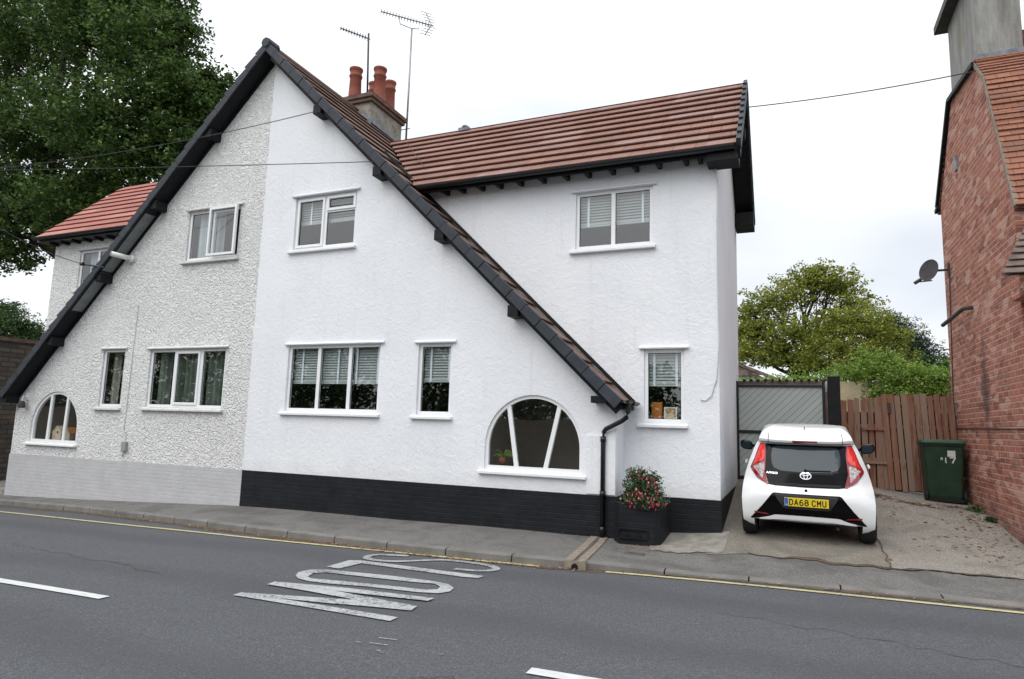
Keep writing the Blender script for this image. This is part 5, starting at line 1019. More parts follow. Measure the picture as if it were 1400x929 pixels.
def surf_panel(name, poly, fn, m, off, parent=None, holes=(), thick=.012, n=4, label=None):
    """flat outline in (u, z) laid on a body surface, standing proud by off"""
    o = panel2d('t', poly, list(holes), 0, .001, 'ink', None); me = o.data; b = bmesh.new(); b.from_mesh(me)
    bmesh.ops.delete(b, geom=[f for f in b.faces if f.normal.y > -.5], context='FACES'); bmesh.ops.remove_doubles(b, verts=b.verts, dist=.0002)
    xs_ = [q[0] for q in poly]; zs_ = [q[1] for q in poly]
    for c_ in np.arange(min(xs_), max(xs_), .03): bmesh.ops.bisect_plane(b, geom=b.verts[:] + b.edges[:] + b.faces[:], plane_co=(c_, 0, 0), plane_no=(1, 0, 0))
    for c_ in np.arange(min(zs_), max(zs_), .02): bmesh.ops.bisect_plane(b, geom=b.verts[:] + b.edges[:] + b.faces[:], plane_co=(0, 0, c_), plane_no=(0, 0, 1))
    front = [v.co.copy() for v in b.verts]
    mbx = MB(); bnd = [e for e in b.edges if e.is_boundary]; b.verts.index_update(); F_ = [tuple(v.index for v in f.verts) for f in b.faces]; E_ = [(e.verts[0].index, e.verts[1].index) for e in bnd]; b.free(); bpy.data.objects.remove(o)
    n0 = len(front); mbx.add([fn(c.x, c.z, off) for c in front] + [fn(c.x, c.z, off - thick) for c in front], F_ + [(a, b_, b_ + n0, a + n0) for a, b_ in E_])
    return cobj(name, mbx, m, parent, smooth=False, label=label)
RF = lambda x, z, o: (x, ry(x, z) - o, z)
def mir(poly): return [(-x, z) for x, z in poly]
# tailgate glass and black panel
half = [(0, .728), (.38, .733), (.46, .742), (.50, .79), (.515, .87), (.515, 1.0), (.51, 1.12), (.51, 1.215), (.49, 1.228), (.2, 1.229), (0, 1.230)]
tg = surf_panel('tailgate_panel', half + mir(half[::-1])[1:-1], RF, 'gloss', .006)
hg = [(0, .905), (.3, .915), (.385, .945), (.415, 1.0), (.42, 1.10), (.405, 1.185), (.36, 1.205), (0, 1.212)]
surf_panel('rear_window', hg + mir(hg[::-1])[1:-1], RF, 'carglass', .010, tg)
for s in (1, -1):
    f_ = (lambda P: P) if s == 1 else mir
    lamp = [(.50, 1.225), (.565, 1.228), (.60, 1.15), (.645, 1.02), (.695, .915), (.69, .895), (.60, .80), (.475, .742), (.455, .745), (.47, .80), (.50, .90), (.49, 1.02), (.485, 1.12)]
    l_ = surf_panel('tail_lamp', f_(lamp), RF, 'lampdeep', .018, thick=.02)
    surf_panel('lamp_red', f_([(.507, 1.215), (.56, 1.218), (.592, 1.14), (.63, 1.02), (.66, .945), (.60, .99), (.535, 1.015), (.503, 1.06)]), RF, 'lampred', .022, l_)
    surf_panel('lamp_clear', f_([(.512, 1.0), (.60, .965), (.655, .925), (.60, .875), (.55, .82), (.522, .80), (.517, .90)]), RF, 'lampclear', .021, l_)
# bumper: black insert, plate recess, white lower valance, reflectors
ins = [(0, .655), (.385, .655), (.41, .645), (.55, .46), (.69, .29), (.60, .30), (.44, .345), (.3, .375), (0, .378)]
bi = surf_panel('bumper_insert', ins + mir(ins[::-1])[1:-1], RF, 'gloss', .006, label='gloss black bumper insert')
rec = [(0, .645), (.37, .645), (.36, .60), (.275, .475), (.25, .465), (0, .465)]; surf_panel('plate_recess', rec + mir(rec[::-1])[1:-1], RF, 'carplastic', .010, bi)
low = [(0, .288), (.64, .288), (.68, .286), (.69, .289), (.58, .293), (.5, .30), (0, .30)]; surf_panel('valance_shadow_panel', low + mir(low[::-1])[1:-1], RF, 'ink', .004)  # black strip standing in for the dark shadow below the valance
val = [(0, .375), (.34, .372), (.385, .368), (.56, .298), (.575, .288), (.45, .30), (.3, .318), (0, .322)]; surf_panel('valance', val + mir(val[::-1])[1:-1], RF, 'car', .016, label='white lower valance strip', thick=.03)
for s in (1, -1):
    P = [(.45, .362), (.47, .378), (.625, .392), (.64, .385), (.62, .372)]; surf_panel('reflector', P if s == 1 else mir(P), RF, 'lampdeep', .012)
br = [(-.155, 1.262), (.155, 1.262), (.15, 1.298), (-.15, 1.298)]; surf_panel('brake_light', br, RF, 'lampdeep', .004)
# number plate
mb = MB(); mb.box(-.26, .26, -.447, -.438, .503, .614); npl = cobj('number_plate', mb, 'plateyellow', bevel=.002)
mb = MB(); mb.box(-.257, -.215, -.4485, -.4465, .506, .611); cobj('country_band', mb, 'plateblue', npl)
def text_mesh(txt, h, off=.0):
    cu = bpy.data.curves.new('t', 'FONT'); cu.body = txt; cu.size = 1; cu.offset = off; cu.extrude = .004; cu.resolution_u = 4
    o = bpy.data.objects.new('t', cu); COL.objects.link(o); dg = bpy.context.evaluated_depsgraph_get(); me = bpy.data.meshes.new_from_object(o.evaluated_get(dg)); bpy.data.objects.remove(o)
    co = np.array([v.co[:] for v in me.vertices]); fs = [tuple(p.vertices) for p in me.polygons]; mn, mx = co.min(0), co.max(0); return co - [mn[0], mn[1], 0], fs, mx - mn
def put_text(txt, x0, x1, z0, z1, y, off=0):
    co, fs, sz = text_mesh(txt, 1, off); mb = MB(); mb.add([(x0 + c[0] / sz[0] * (x1 - x0), y - .0012 + c[2] * .1, z0 + c[1] / sz[1] * (z1 - z0)) for c in co], fs); return mb
GL = {'D': [[(0, 0), (0, 1)], [(0, 1), (.6, 1), (1, .8), (1, .2), (.6, 0), (0, 0)]], 'A': [[(0, 0), (.5, 1), (1, 0)], [(.2, .33), (.8, .33)]], '6': [[(.9, .95), (.5, 1), (.1, .8), (0, .5), (0, .2), (.25, 0), (.75, 0), (1, .2), (1, .38), (.75, .55), (.25, .55), (.02, .4)]],
      '8': [[(.25, .54), (.05, .7), (.05, .85), (.3, 1), (.7, 1), (.95, .85), (.95, .7), (.75, .54), (.25, .54), (0, .36), (0, .18), (.25, 0), (.75, 0), (1, .18), (1, .36), (.75, .54)]], 'C': [[(1, .78), (.75, 1), (.25, 1), (0, .78), (0, .22), (.25, 0), (.75, 0), (1, .22)]],
      'M': [[(0, 0), (0, 1), (.5, .4), (1, 1), (1, 0)]], 'U': [[(0, 1), (0, .22), (.25, 0), (.75, 0), (1, .22), (1, 1)]]}
def plate_chars(txt, x0):
    mb = MB(); x = x0
    for k, c_ in enumerate(txt):
        for st in GL[c_]:
            P = [(x + .006 + u * .037, .524 + v * .069) for u, v in st]
            for a, b in zip(P, P[1:]):
                d = Vector((b[0] - a[0], 0, b[1] - a[1])).normalized() * .0045; n_ = Vector((-d.z, 0, d.x)).normalized() * .0058; A_, B_ = Vector((a[0], -.4492, a[1])) - d, Vector((b[0], -.4492, b[1])) + d
                mb.add([A_ - n_, B_ - n_, B_ + n_, A_ + n_], [(0, 1, 2, 3)])
                for i in range(4): mb.v[-4 + i] = (mb.v[-4 + i][0], mb.v[-4 + i][1] - .00005 * len(mb.f), mb.v[-4 + i][2])
        x += .0605
    return mb
cobj('plate_letters', plate_chars('DA68', -.204), 'ink', npl, fix=False); cobj('plate_letters', plate_chars('CMU', .062), 'ink', npl, fix=False)
mb = put_text('GB', -.248, -.224, .515, .530, -.4487, .01); cobj('band_letters', mb, 'white_obj', npl, fix=False)
yb_ = ry(-.4, .88) - .014; mb = put_text('AYGO', -.485, -.34, .868, .895, yb_, .02)
mb.v = [(x, ry(x, z) - .010 + (y - yb_), z) for x, y, z in mb.v]; cobj('model_badge', mb, 'chrome', tg, fix=False)
def ellipse_ring(mb, cx, cz, a, b, w, n=30):
    vs = []
    for k in range(n):
        t = 2 * math.pi * k / n
        for s in (1, (a - w) / a):
            x, z = cx + a * s * math.cos(t), cz + (b - (0 if s == 1 else w)) * math.sin(t); vs += [(x, ry(x, z) - .016, z)]
    mb.add(vs, [(2 * k, 2 * k + 1, (2 * k + 3) % (2 * n), (2 * k + 2) % (2 * n)) for k in range(n)])
mb = MB(); ellipse_ring(mb, 0, .868, .070, .046, .010); ellipse_ring(mb, 0, .868, .026, .044, .008); ellipse_ring(mb, 0, .884, .050, .018, .008); cobj('emblem', mb, 'chrome', tg, fix=False)
mb = MB(); mb.lathe((0, ry(0, .695) - .012, .695), [(.0, 0), (.016, 0), (.02, .02)], 14, 'Y'); cobj('release_button', mb, 'gloss')
# wiper and hatch seams
mb = MB(); ps = [(x, ry(x, .93 + .0) - .02, .93 + (x + .02) * .02) for x in np.linspace(-.02, .30, 8)]; mb.tube(ps, .007, 6); mb.lathe((0, ry(0, .925) - .03, .925), [(0, 0), (.02, 0), (.022, .03)], 12, 'Y'); cobj('rear_wiper', mb, 'rubber')
for s in (1, -1):
    mb = MB(); ps = [(s * .455, ry(.455, z) - .0015, z) for z in np.linspace(1.245, 1.40, 12)] ; mb.tube(ps, .004, 5); cobj('hatch_seam', mb, 'carplastic')
# side windows, windscreen
SF = {s: (lambda u, z, o, s=s: (s * (widp(z) + o), u, z)) for s in (1, -1)}
for s in (1, -1):
    surf_panel('side_window', [(.35, .96), (.72, .94), (1.0, .93), (1.0, 1.31), (.60, 1.31), (.42, 1.20)], SF[s], 'carglass', .004); surf_panel('side_window', [(1.04, .93), (1.72, .93), (1.45, 1.12), (1.15, 1.30), (1.04, 1.31)], SF[s], 'carglass', .004)
    mb = MB(); ps = [(s * (widp(z) + .004), 1.02, z) for z in (.3, .5, .7, .93)]; mb.tube(ps, .003, 5); cobj('door_seam', mb, 'carplastic')
    mb = MB(); mb.box(*sorted((s * .795, s * .825)), .72, .9, .82, .85); cobj('door_handle', mb, 'car', bevel=.006)
    # wing mirror
    mb = MB(); n = 14; vs = []
    for (yo, sc1) in ((1.68, .82), (1.70, 1.0), (1.80, .95), (1.86, .55)):
        for k in range(n): t = 2 * math.pi * k / n; ct, st = math.cos(t), math.sin(t); vs.append((s * (.872 + .098 * sc1 * (abs(ct) ** .7) * math.copysign(1, ct)), yo, .935 + .072 * sc1 * (abs(st) ** .7) * math.copysign(1, st) + .02 * ct))
    mb.add(vs, [(i * n + k, i * n + (k + 1) % n, (i + 1) * n + (k + 1) % n, (i + 1) * n + k) for i in range(3) for k in range(n)] + [tuple(range(n)), tuple(3 * n + k for k in range(n))]); mb.bar((s * .70, 1.74, .91), (s * .80, 1.74, .925), .06, .04)
    wm = cobj('wing_mirror', mb, 'gloss', smooth=True)
    mb = MB(); vs = [(s * (.872 + .078 * (abs(math.cos(t)) ** .7) * math.copysign(1, math.cos(t))), 1.678, .935 + .052 * (abs(math.sin(t)) ** .7) * math.copysign(1, math.sin(t)) + .015 * math.cos(t)) for t in np.linspace(0, 2 * math.pi, 20)[:-1]]; mb.add(vs, [tuple(range(19))]); cobj('mirror_glass', mb, 'carglass', wm, fix=False)
FF = lambda x, z, o: (x, fy(x, z) + o, z)
ws = [(0, .98), (.6, .98), (.5, 1.28), (0, 1.29)]; surf_panel('windscreen', ws + mir(ws[::-1])[1:-1], FF, 'carglass', .006)
for s in (1, -1): hl = [(.38, .60), (.66, .66), (.70, .76), (.6, .76), (.42, .68)]; surf_panel('headlamp', hl if s == 1 else mir(hl), FF, 'lampclear', .008)
gr_ = [(0, .25), (.5, .28), (.35, .5), (0, .52)]; surf_panel('front_grille', gr_ + mir(gr_[::-1])[1:-1], FF, 'gloss', .006)
for yw in (0, 2.34):
    for s in (1, -1):
        mb = MB(); x0 = s * .615; mb.lathe((x0, yw, .285), [(.17, 0), (.26, 0), (.282, s * .02), (.287, s * .05), (.287, s * .14), (.282, s * .17), (.262, s * .188), (.17, s * .185)], 36, 'X'); ty = cobj('wheel', mb, 'rubber', smooth=True)
        mb = MB(); mb.lathe((x0, yw, .285), [(.0, s * .165), (.06, s * .172), (.15, s * .16), (.172, s * .182)], 20, 'X')
        for k in range(8): t = k * math.pi / 4; mb.bar((x0 + s * .172, yw + .04 * math.cos(t), .285 + .04 * math.sin(t)), (x0 + s * .172, yw + .16 * math.cos(t), .285 + .16 * math.sin(t)), .02, .045, (1, 0, 0))
        cobj('rim', mb, 'alu', ty)
mb = MB(); mb.tube([(.36, -.30, .22), (.36, -.22, .22)], .022, 10); cobj('exhaust', mb, 'darkmetal')
mb = MB(); mb.tube([(0, .55, 1.455), (0, .42, 1.53)], [.008, .003], 6); cobj('roof_aerial', mb, 'rubber')

# ------------------------------------------------------------------ wheelie bin
BN = Vector((2.455, 13.22, -1.105)); bn = thing('wheelie_bin', 'dark green wheelie bin against the brick wall, number painted on its side', 'bin', BN)
BR_ = Matrix.Rotation(R_(-2), 3, 'Z') @ Matrix.Diagonal((.97, 1, 1.035))
def bobj(name, mb, m, parent=None, **k): mb.v = [tuple(BN + BR_ @ Vector(v)) for v in mb.v]; return obj(name, mb, m, parent or bn, **k)
def rrect(w, d, r, z, cx=0, cy=0, n=5):
    P = []
    for sx_, sy_, a0 in ((1, -1, -90), (1, 1, 0), (-1, 1, 90), (-1, -1, 180)):
        for k in range(n): t = R_(a0 + 90 * k / (n - 1)); P.append((cx + sx_ * (w / 2 - r) + r * math.cos(t), cy + sy_ * (d / 2 - r) + r * math.sin(t), z))
    return P
mb = MB(); lv = [(.50, .52, .05, .05), (.53, .55, .05, .12), (.60, .68, .05, .90), (.60, .68, .05, .93), (.65, .73, .05, .935), (.65, .73, .05, .965)]; P = []
for w_, d_, r, z in lv: P += rrect(w_, d_, r, z, 0, .36)
n = 20; mb.add(P, [(i * n + k, i * n + (k + 1) % n, (i + 1) * n + (k + 1) % n, (i + 1) * n + k) for i in range(len(lv) - 1) for k in range(n)] + [tuple(range(n))[::-1], tuple((len(lv) - 1) * n + k for k in range(n))]); bobj('bin_body', mb, 'bin', smooth=False, bevel=.008)
mb = MB(); lv = [(.67, .76, .06, .968), (.68, .77, .06, .99), (.66, .74, .06, 1.02), (.52, .6, .06, 1.035)]; P = []
for w_, d_, r, z in lv: P += rrect(w_, d_, r, z, 0, .355)
mb.add(P, [(i * n + k, i * n + (k + 1) % n, (i + 1) * n + (k + 1) % n, (i + 1) * n + k) for i in range(3) for k in range(n)] + [tuple(range(n))[::-1], tuple(3 * n + k for k in range(n))]); bobj('lid', mb, 'binlid', bevel=.006)
mb = MB(); mb.tube([(-.24, .75, .99), (.24, .75, .99)], .016, 8); bobj('handle', mb, 'bin')
for s in (-1, 1):
    mb = MB(); mb.lathe((s * .29, .12, .095), [(.0, -.025), (.08, -.025), (.095, -.015), (.095, .015), (.08, .025), (.0, .025)], 24, 'X'); bobj('wheel', mb, 'rubber')
mb = MB(); mb.tube([(-.3, .12, .095), (.3, .12, .095)], .012, 8); mb.box(-.26, .26, .06, .14, .02, .07); bobj('axle', mb, 'rubber')
face = lambda z: .36 - (.55 + (.68 - .55) * (z - .12) / .78) / 2 - .004
mb = MB(); mb.add([(.045, face(.76) - .001, .76), (.165, face(.76) - .001, .76), (.165, face(.86) - .001, .86), (.045, face(.86) - .001, .86)], [(0, 1, 2, 3)]); bobj('sticker', mb, 'sticker', fix=False)
mb = MB()
def stroke(mb, pts, w=.018):
    for a, b in zip(pts, pts[1:]): mb.bar((a[0], face(a[1]) - .002, a[1]), (b[0], face(b[1]) - .002, b[1]), .003, w, (0, 0, 1)) if abs(a[0] - b[0]) > abs(a[1] - b[1]) else mb.bar((a[0], face(a[1]) - .002, a[1]), (b[0], face(b[1]) - .002, b[1]), w, .003, (0, 1, 0))
stroke(mb, [(.075, .742), (.165, .748)]); stroke(mb, [(.160, .75), (.115, .655)], .022); stroke(mb, [(.018, .745), (.016, .67), (.03, .658)]); stroke(mb, [(-.055, .735), (-.04, .745), (-.03, .735), (-.03, .70)], .009); stroke(mb, [(-.055, .735), (-.055, .70)], .009); stroke(mb, [(-.055, .72), (-.03, .72)], .007)
bobj('painted_number', mb, 'chalk', fix=False)

# ------------------------------------------------------------------ vegetation
def leaves(centers, normals, size, aspect=.6, seed=0, droop=0):
    """numpy quads (bent diamond leaves) at given centres"""
    r = np.random.default_rng(seed); n = len(centers); d = r.normal(size=(n, 3)); d /= np.linalg.norm(d, axis=1)[:, None]; d[:, 2] = d[:, 2] * .6 - droop; d /= np.linalg.norm(d, axis=1)[:, None]
    nn = normals + r.normal(size=(n, 3)) * .75; s = np.cross(d, nn); s /= np.linalg.norm(s, axis=1)[:, None] + 1e-9
    L_ = size * r.uniform(.6, 1.3, n)[:, None]; W = L_ * aspect
    v = np.stack([centers - d * L_ / 2, centers + s * W / 2 + d * L_ * .05, centers + d * L_ / 2, centers - s * W / 2 + d * L_ * .05], 1).reshape(-1, 3); return v
def leafmesh(name, v, m, parent=None):
    n = len(v) // 4; me = bpy.data.meshes.new(name); me.vertices.add(4 * n); me.vertices.foreach_set('co', v.astype(np.float32).ravel()); me.loops.add(4 * n); me.loops.foreach_set('vertex_index', np.arange(4 * n, dtype=np.int32))
    me.polygons.add(n); me.polygons.foreach_set('loop_start', np.arange(0, 4 * n, 4, dtype=np.int32)); me.polygons.foreach_set('loop_total', np.full(n, 4, np.int32)); me.materials.append(MT[m]); me.update(calc_edges=True); return link(name, me, parent)
def clumps(blobs, nclump, per, csize, seed, shell=.55, flat=.8):
    """leaf clumps spread through ellipsoid blobs (cx,cy,cz,rx,ry,rz); denser near their surface"""
    r = np.random.default_rng(seed); vol = np.array([b[3] * b[4] * b[5] for b in blobs]) ** (2 / 3); cnt = (vol / vol.sum() * nclump).astype(int) + 1; C, NN = [], []
    for b, k in zip(blobs, cnt):
        d = r.normal(size=(k, 3)); d /= np.linalg.norm(d, axis=1)[:, None]; rad = 1 - shell * r.random(k) ** 1.6; wobble = 1 + .16 * np.sin(d[:, 0] * 7 + b[0]) * np.sin(d[:, 2] * 6 + b[1]) + .1 * r.normal(size=k)
        c = np.array(b[:3]) + d * np.array(b[3:]) * (rad * wobble)[:, None]
        cs = csize * r.uniform(.5, 1.4, k)
        dd = r.normal(size=(k, per, 3)); dd /= np.linalg.norm(dd, axis=2)[..., None]; q = c[:, None] + dd * (r.random((k, per)) ** .45)[..., None] * cs[:, None, None] * np.array([1, 1, flat])
        C.append(q.reshape(-1, 3)); nrm = dd * .5 + np.array([0, 0, .9]); NN.append(nrm.reshape(-1, 3))
    return np.concatenate(C), np.concatenate(NN)
def limb(mb, a, b, r0, r1, seed, n=6, wig=.06):
    r = random.Random(seed); a, b = Vector(a), Vector(b); L_ = (b - a).length; ps = [a.lerp(b, t) + Vector([r.uniform(-1, 1) * wig * L_ * math.sin(math.pi * t) for _ in range(3)]) + Vector((0, 0, .08 * L_ * math.sin(math.pi * t))) for t in np.linspace(0, 1, n)]
    mb.tube(ps, [r0 + (r1 - r0) * k / (n - 1) for k in range(n)], 7, False); return ps
def tree(label, cat, base, fork, blobs, nclump, per, csize, lsize, m, seed, r0=.3, extra=2, flat=.8, group=None, shell=.55, aspect=.6):
    t = thing('broadleaf_tree' if m != 'leaf_yew' else 'conifer_tree', label, cat, base, group); mb = MB(); limb(mb, base, fork, r0, r0 * .7, seed)
    r = random.Random(seed + 5)
    for k, b in enumerate(blobs):
        e = (b[0], b[1], b[2]); ps = limb(mb, Vector(fork) - Vector((0, 0, r.uniform(0, .3))), e, r0 * .42, r0 * .1, seed + k)
        for j in range(extra):
            d = Vector((r.gauss(0, 1), r.gauss(0, 1), r.gauss(.2, .8))).normalized(); limb(mb, ps[r.choice((2, 3, 4))], Vector(e) + Vector((d.x * b[3], d.y * b[4], d.z * b[5])) * .85, r0 * .15, r0 * .03, seed + 31 * k + j)
    obj('trunk', mb, 'bark', t, smooth=True, fix=False); C, NN = clumps(blobs, nclump, per, csize, seed, shell, flat); leafmesh('crown', leaves(C, NN, lsize, aspect, seed), m, t); return t
def bl(px, py, Y, rw, rh=None, rd=None):
    p = onY(px, py, Y); return (p[0], p[1], p[2], rw, rd or rw, rh or rw)
B1 = [bl(-60, 120, 23, 4.2, 3.2), bl(40, 60, 23, 3.6, 2.6), bl(130, 40, 22, 3.2, 2.4), bl(205, 70, 22, 2.7, 2.2), bl(60, 180, 22, 3.6, 2.4), bl(150, 170, 21, 3.3, 2.2), bl(235, 130, 22, 2.3, 1.8), bl(275, 130, 23, 1.5, 1.2), bl(195, 225, 22, 2.8, 1.8), bl(250, 195, 22.5, 1.6, 1.3), bl(285, 165, 23, 1.2, .9), bl(30, 270, 22, 3.2, 2.0), bl(110, 290, 22, 3.0, 1.8), bl(-40, 320, 22, 2.8, 1.9), bl(190, 300, 24, 2.6, 1.6), bl(20, 350, 22.5, 1.5, .8),
      bl(-40, -60, 23, 4.5, 3.5), bl(120, -60, 23, 4.5, 3.2), bl(200, -10, 23, 2.6, 2.0), bl(300, 115, 23.5, .8, .6), bl(245, 40, 22.5, 1.3, 1.0), bl(-120, 220, 22, 4, 3)]
tree('huge dark leafy tree towering behind the pebbledash house', 'tree', (-28, 24, -2), tuple(onY(60, 330, 23.5)), B1, 8600, 28, .50, .22, 'leaf_dark', 11, .6, 3, shell=.75)
B2 = [bl(1035, 450, 32, 1.7, .9), bl(1062, 410, 32, 1.6, .9), bl(1100, 390, 33, 1.6, .95), bl(1140, 392, 33, 1.4, .9), bl(1165, 418, 33, 1.2, .9), bl(1050, 478, 31, 1.9, .8), bl(1100, 455, 31, 1.8, .9), bl(1085, 490, 31, 1.6, .6), bl(1018, 485, 32, 1.2, .6), bl(1025, 425, 32, .9, .5), bl(1145, 440, 33, 1.3, .8), bl(1120, 375, 33, 1.0, .5), bl(1022, 455, 32, .9, .6)]
tree('rounded olive green tree with bare forking stems beyond the gate', 'tree', tuple(onY(1094, 545, 32)), tuple(onY(1098, 516, 32)), B2, 2000, 18, .28, .13, 'leaf_olive', 21, .26, 5, .6, shell=.85)
B3 = [bl(1165, 440, 30, 1.3, .8), bl(1200, 460, 30, 1.3, .9), bl(1150, 480, 29.5, 1.5, .9), bl(1205, 495, 30, 1.4, .8), bl(1125, 505, 29.5, 1.2, .6), bl(1178, 505, 29.5, 1.3, .8)]
tree('yellowish bushy tree in front of the dark conifer', 'tree', tuple(onY(1170, 560, 30)), tuple(onY(1170, 520, 30)), B3, 1200, 18, .28, .12, 'leaf_olive', 22, .15, 2, .6, shell=.9)
B4 = [bl(1205, 446, 38, 1.1, .8), bl(1222, 455, 38, 1.2, .9), bl(1240, 470, 38, 1.2, .9), bl(1256, 486, 38, 1.2, .8), bl(1268, 505, 38, 1.3, .6), bl(1225, 495, 38, 1.7, 1.0)]
tree('dark green conifer behind the yellowish tree', 'tree', tuple(onY(1235, 560, 38)), tuple(onY(1235, 520, 38)), B4, 1500, 18, .30, .16, 'leaf_yew', 23, .18, 1, .7, shell=.9, aspect=.3)
B5 = [bl(1287, 505, 26, .55, .7), bl(1300, 520, 26, .7, .8), bl(1280, 530, 26, .8, .6)]
tree('mid green shrub tree beside the brick house corner', 'tree', tuple(onY(1290, 570, 26)), tuple(onY(1290, 540, 26)), B5, 160, 16, .22, .12, 'leaf_mid', 24, .08, 1, .7, shell=.9)
def bush(name, label, cat, base, blobs, nclump, per, csize, lsize, m, seed, asp=.55):
    t = thing(name, label, cat, base); mb = MB(); r = random.Random(seed)
    for k, b in enumerate(blobs):
        for j in range(3): d = Vector((r.gauss(0, .5), r.gauss(0, .5), r.uniform(0, .8))); limb(mb, Vector(base) + Vector((b[0] - base[0], 0, 0)) * .5, (b[0] + d.x * b[3], b[1] + d.y * b[4], b[2] + d.z * b[5]), .03, .008, seed + 7 * k + j)
    obj('stems', mb, 'bark', t, fix=False); C, NN = clumps(blobs, nclump, per, csize, seed, .9); leafmesh('foliage', leaves(C, NN, lsize, asp, seed), m, t); return t
bush('climbing_shrub', 'bright green climber spilling over the sandy garden wall', 'shrub', (3, 18.9, -1), [bl(1165, 508, 19.3, .7, .30), bl(1205, 512, 19, .7, .35), bl(1245, 515, 19, .7, .35), bl(1285, 515, 19, .8, .32), bl(1205, 535, 18.7, .45, .35), bl(1232, 530, 18.7, .45, .3), bl(1228, 545, 18.6, .5, .3), bl(1195, 495, 19.3, .5, .4), bl(1270, 535, 18.8, .45, .25), bl(1290, 540, 18.8, .5, .3), bl(1215, 500, 19.2, .4, .4)], 1100, 14, .17, .075, 'leaf_bright', 31)
bush('hedge_shrub', 'bright green shoots showing above the gate coping', 'shrub', (0, 18, -1), [bl(1030, 527, 18, .5, .2), bl(1070, 523, 18, .55, .22), bl(1105, 521, 18, .5, .24), bl(1128, 517, 18, .4, .26), bl(1050, 520, 18, .3, .16)], 200, 12, .14, .07, 'leaf_bright', 32)
bush('hedge', 'dark green hedge above the stone wall at the far left', 'hedge', (-24, 15, -1), [bl(5, 445, 15, .9, .8), bl(30, 452, 15.5, .8, .7), bl(-25, 435, 15, 1.1, 1.0), bl(50, 462, 16.5, .8, .5), bl(15, 425, 15.5, .5, .4), bl(70, 475, 17, .8, .5)], 1100, 16, .2, .10, 'leaf_mid', 33)
# fuchsia
fu = thing('fuchsia_bush', 'fuchsia bush with red and white flowers growing in the black planter', 'bush', (-1.95, 9.35, -1.05))
fb = [bl(874, 662, 9.25, .20, .20, .22), bl(890, 672, 9.2, .17, .17, .2), bl(862, 675, 9.2, .14, .18, .18), bl(880, 685, 9.08, .22, .10, .14), bl(900, 685, 9.15, .12, .10, .15), bl(872, 648, 9.3, .13, .10, .15), bl(892, 655, 9.3, .12, .12, .15)]
C, NN = clumps(fb, 900, 9, .05, 41, .9); leafmesh('foliage', leaves(C, NN, .034, .55, 41), 'leaf_fuchsia', fu)
mb = MB()
for k in range(30): b = random.choice(fb); limb(mb, (-1.95 + random.uniform(-.1, .1), 9.38, -1.12), (b[0] + random.uniform(-1, 1) * b[3], b[1] + random.uniform(-1, 1) * b[4], b[2] + random.uniform(-.5, 1) * b[5]), .006, .002, 900 + k, 4)
obj('stems', mb, 'bark', fu, fix=False)
mb = MB()
for k in range(110):
    b = fb[random.choice((0, 1, 2, 3, 3, 4, 0, 5, 1, 6))]; d = Vector((random.gauss(0, 1), -abs(random.gauss(.6, .7)), random.gauss(-.2, .8))).normalized(); p = Vector((b[0] + d.x * b[3] * 1.02, b[1] + d.y * b[4] * 1.05, b[2] + d.z * b[5] * 1.1)); s = random.uniform(.6, 1.0)
    mb.lathe(p, [(.0, .018 * s), (.009 * s, .012 * s), (.011 * s, 0), (.016 * s, -.014 * s), (.0, -.012 * s)], 6)
    mb.lathe(p + Vector((0, 0, -.02 * s)), [(.0, .004), (.009 * s, .0), (.010 * s, -.008 * s), (.0, -.016 * s)], 6)
struct(obj('blossoms', mb, 'bloom', fu, fix=False), 'stuff')
# weeds at the brick wall, leaf litter
def tuft(x, y, s, label, seed):
    r = np.random.default_rng(seed); z = ground(x, y); C = np.array([x, y, z]) + r.normal(size=(170, 3)) * [s * .5, s, s * .3] + [0, 0, s * .4]; NN = np.tile([0, 0, 1.], (170, 1)); tag(leafmesh('weed_tuft', leaves(C, NN, .05, .5, seed), 'leaf_mid'), label, 'weed')
tuft(2.76, 12.75, .10, 'green weed tuft at the foot of the brick wall nearest the bin', 51); tuft(2.78, 12.1, .07, 'smaller weed tuft at the foot of the brick wall nearer the road', 52)
def litter(name, n, xf, zf, m, size, seed):
    r = np.random.default_rng(seed); C = []
    for _ in range(n): x, y = xf(r); C.append((x, y, float(zf(x, y)) + .014 + r.random() * .012))
    C = np.array(C); v = leaves(C, np.tile([0, 0, 6.0], (n, 1)), size, .6, seed).reshape(-1, 4, 3); cz = C[:, None, 2]; v[..., 2] = cz + (v[..., 2] - cz) * .22; return struct(leafmesh(name, v.reshape(-1, 3), m), 'stuff')
def gut_xy(r): x = r.uniform(-14, 3.2) if r.random() < .3 else r.choice([-8.5, -6.2, -5.4, -4.6, -3.3, -10.5]) + r.normal() * .55; return x, float(kerbY(x)) - abs(r.normal()) * (.10 if x < -2.3 else .04) - .02
litter('gutter_leaves', 900, gut_xy, roadz, 'dead_leaf', .045, 61)
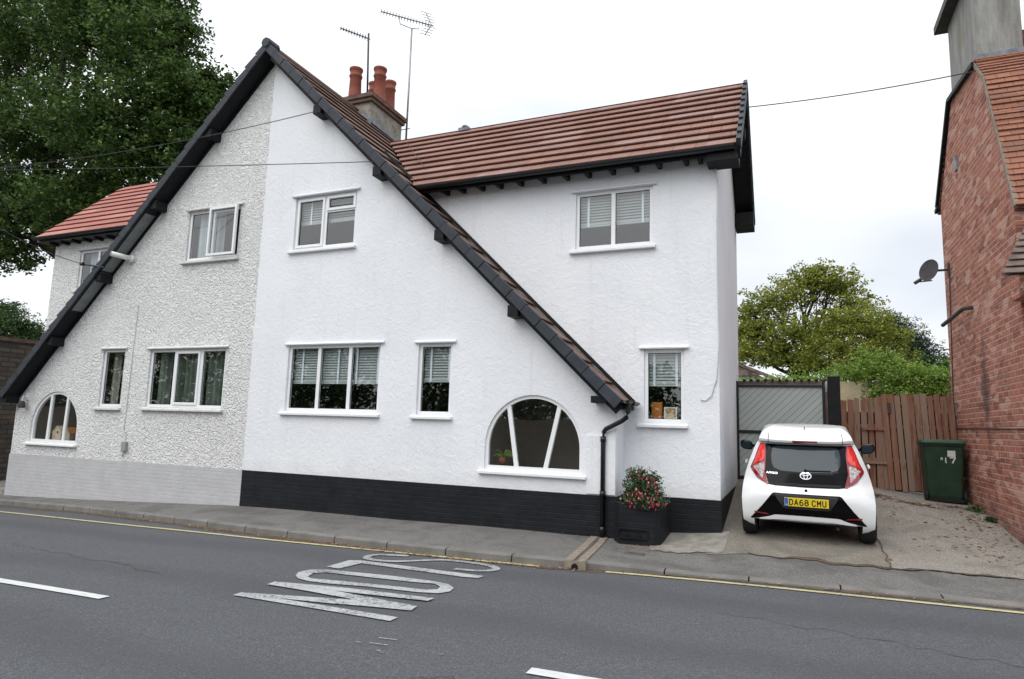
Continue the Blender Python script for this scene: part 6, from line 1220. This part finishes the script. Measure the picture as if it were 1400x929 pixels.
def drv_xy(r):
    cx, cy, sx_, sy_ = [(1.9, 12.6, .25, .10), (2.62, 12.0, .1, .45), (1.35, 12.7, .2, .15), (2.4, 10.4, .3, .5), (2.5, 12.9, .12, .06), (1.9, 12.55, .2, .05), (1.35, 12.75, .15, .06), (1.9, 11.2, .6, 1.0)][r.integers(8)]; return min(2.8, cx + r.normal() * sx_), cy + r.normal() * sy_
litter('driveway_leaves', 520, drv_xy, ground, 'dead_leaf', .07, 62)
litter('wall_foot_leaves', 160, lambda r: (r.uniform(-15, -2.6), 9.36 - abs(r.normal()) * .06), ground, 'dead_leaf', .022, 63)
litter('fallen_petals', 60, lambda r: (-1.75 + r.normal() * .22, 8.85 + r.normal() * .12), ground, 'bloom', .025, 64)
litter('path_leaves', 120, lambda r: (-1.9 + r.normal() * .22, 8.75 + r.normal() * .14), ground, 'dead_leaf', .03, 65)

# ------------------------------------------------------------------ across the street (behind the camera, mirrored in the windows)
ow = thing('roadside_wall', 'tall boundary wall across the street', 'wall', (-3, -5.3, -1.8)); mb = MB(); mb.box(-60, 30, -5.6, -5.3, -2.5, .25); obj('masonry', mb, 'channel', ow)
oh = thing('opposite_house', 'brick house across the street', 'house', (10, -16, -1.6)); mb = MB(); mb.box(-3, 9, -20, -14, -2, 2.6); obj('wall', mb, 'red_brick', oh); mb = MB(); mb.prism([(-20.4, 2.6), (-13.6, 2.6), (-17, 5)], lambda u, v, d: (d, u, v), -3.4, 9.4); obj('roof', mb, 'tile_grey', oh)
for k, (x, y, h) in enumerate(((-52, -13, 6.2), (-45, -12, 5.4), (-39, -13, 6.0), (-33, -12, 5.6), (-28, -13, 6.4), (-23, -12, 5.8), (-18, -12.5, 5.0), (-12.5, -13, 3.8), (-7.5, -12, 3.2), (14, -12, 4.2), (20, -13, 5.2))):
    bb = [(x, y, h * .45, 2.9, 2.2, 2.2), (x + 1.8, y + .6, h * .2, 2.4, 2.0, 1.9), (x - 1.8, y, h * .25, 2.4, 2.0, 2.0), (x, y - .5, h * .72, 2.0, 1.8, 1.4), (x + 1.2, y, h * .62, 1.4, 1.4, 1.0)]
    tree('dark green tree in the row behind the wall across the street', 'tree', (x, y, -2), (x, y, .5), bb, 330, 18, .5, .26, 'leaf_mid', 70 + k, .25, 1, group='trees across the street')
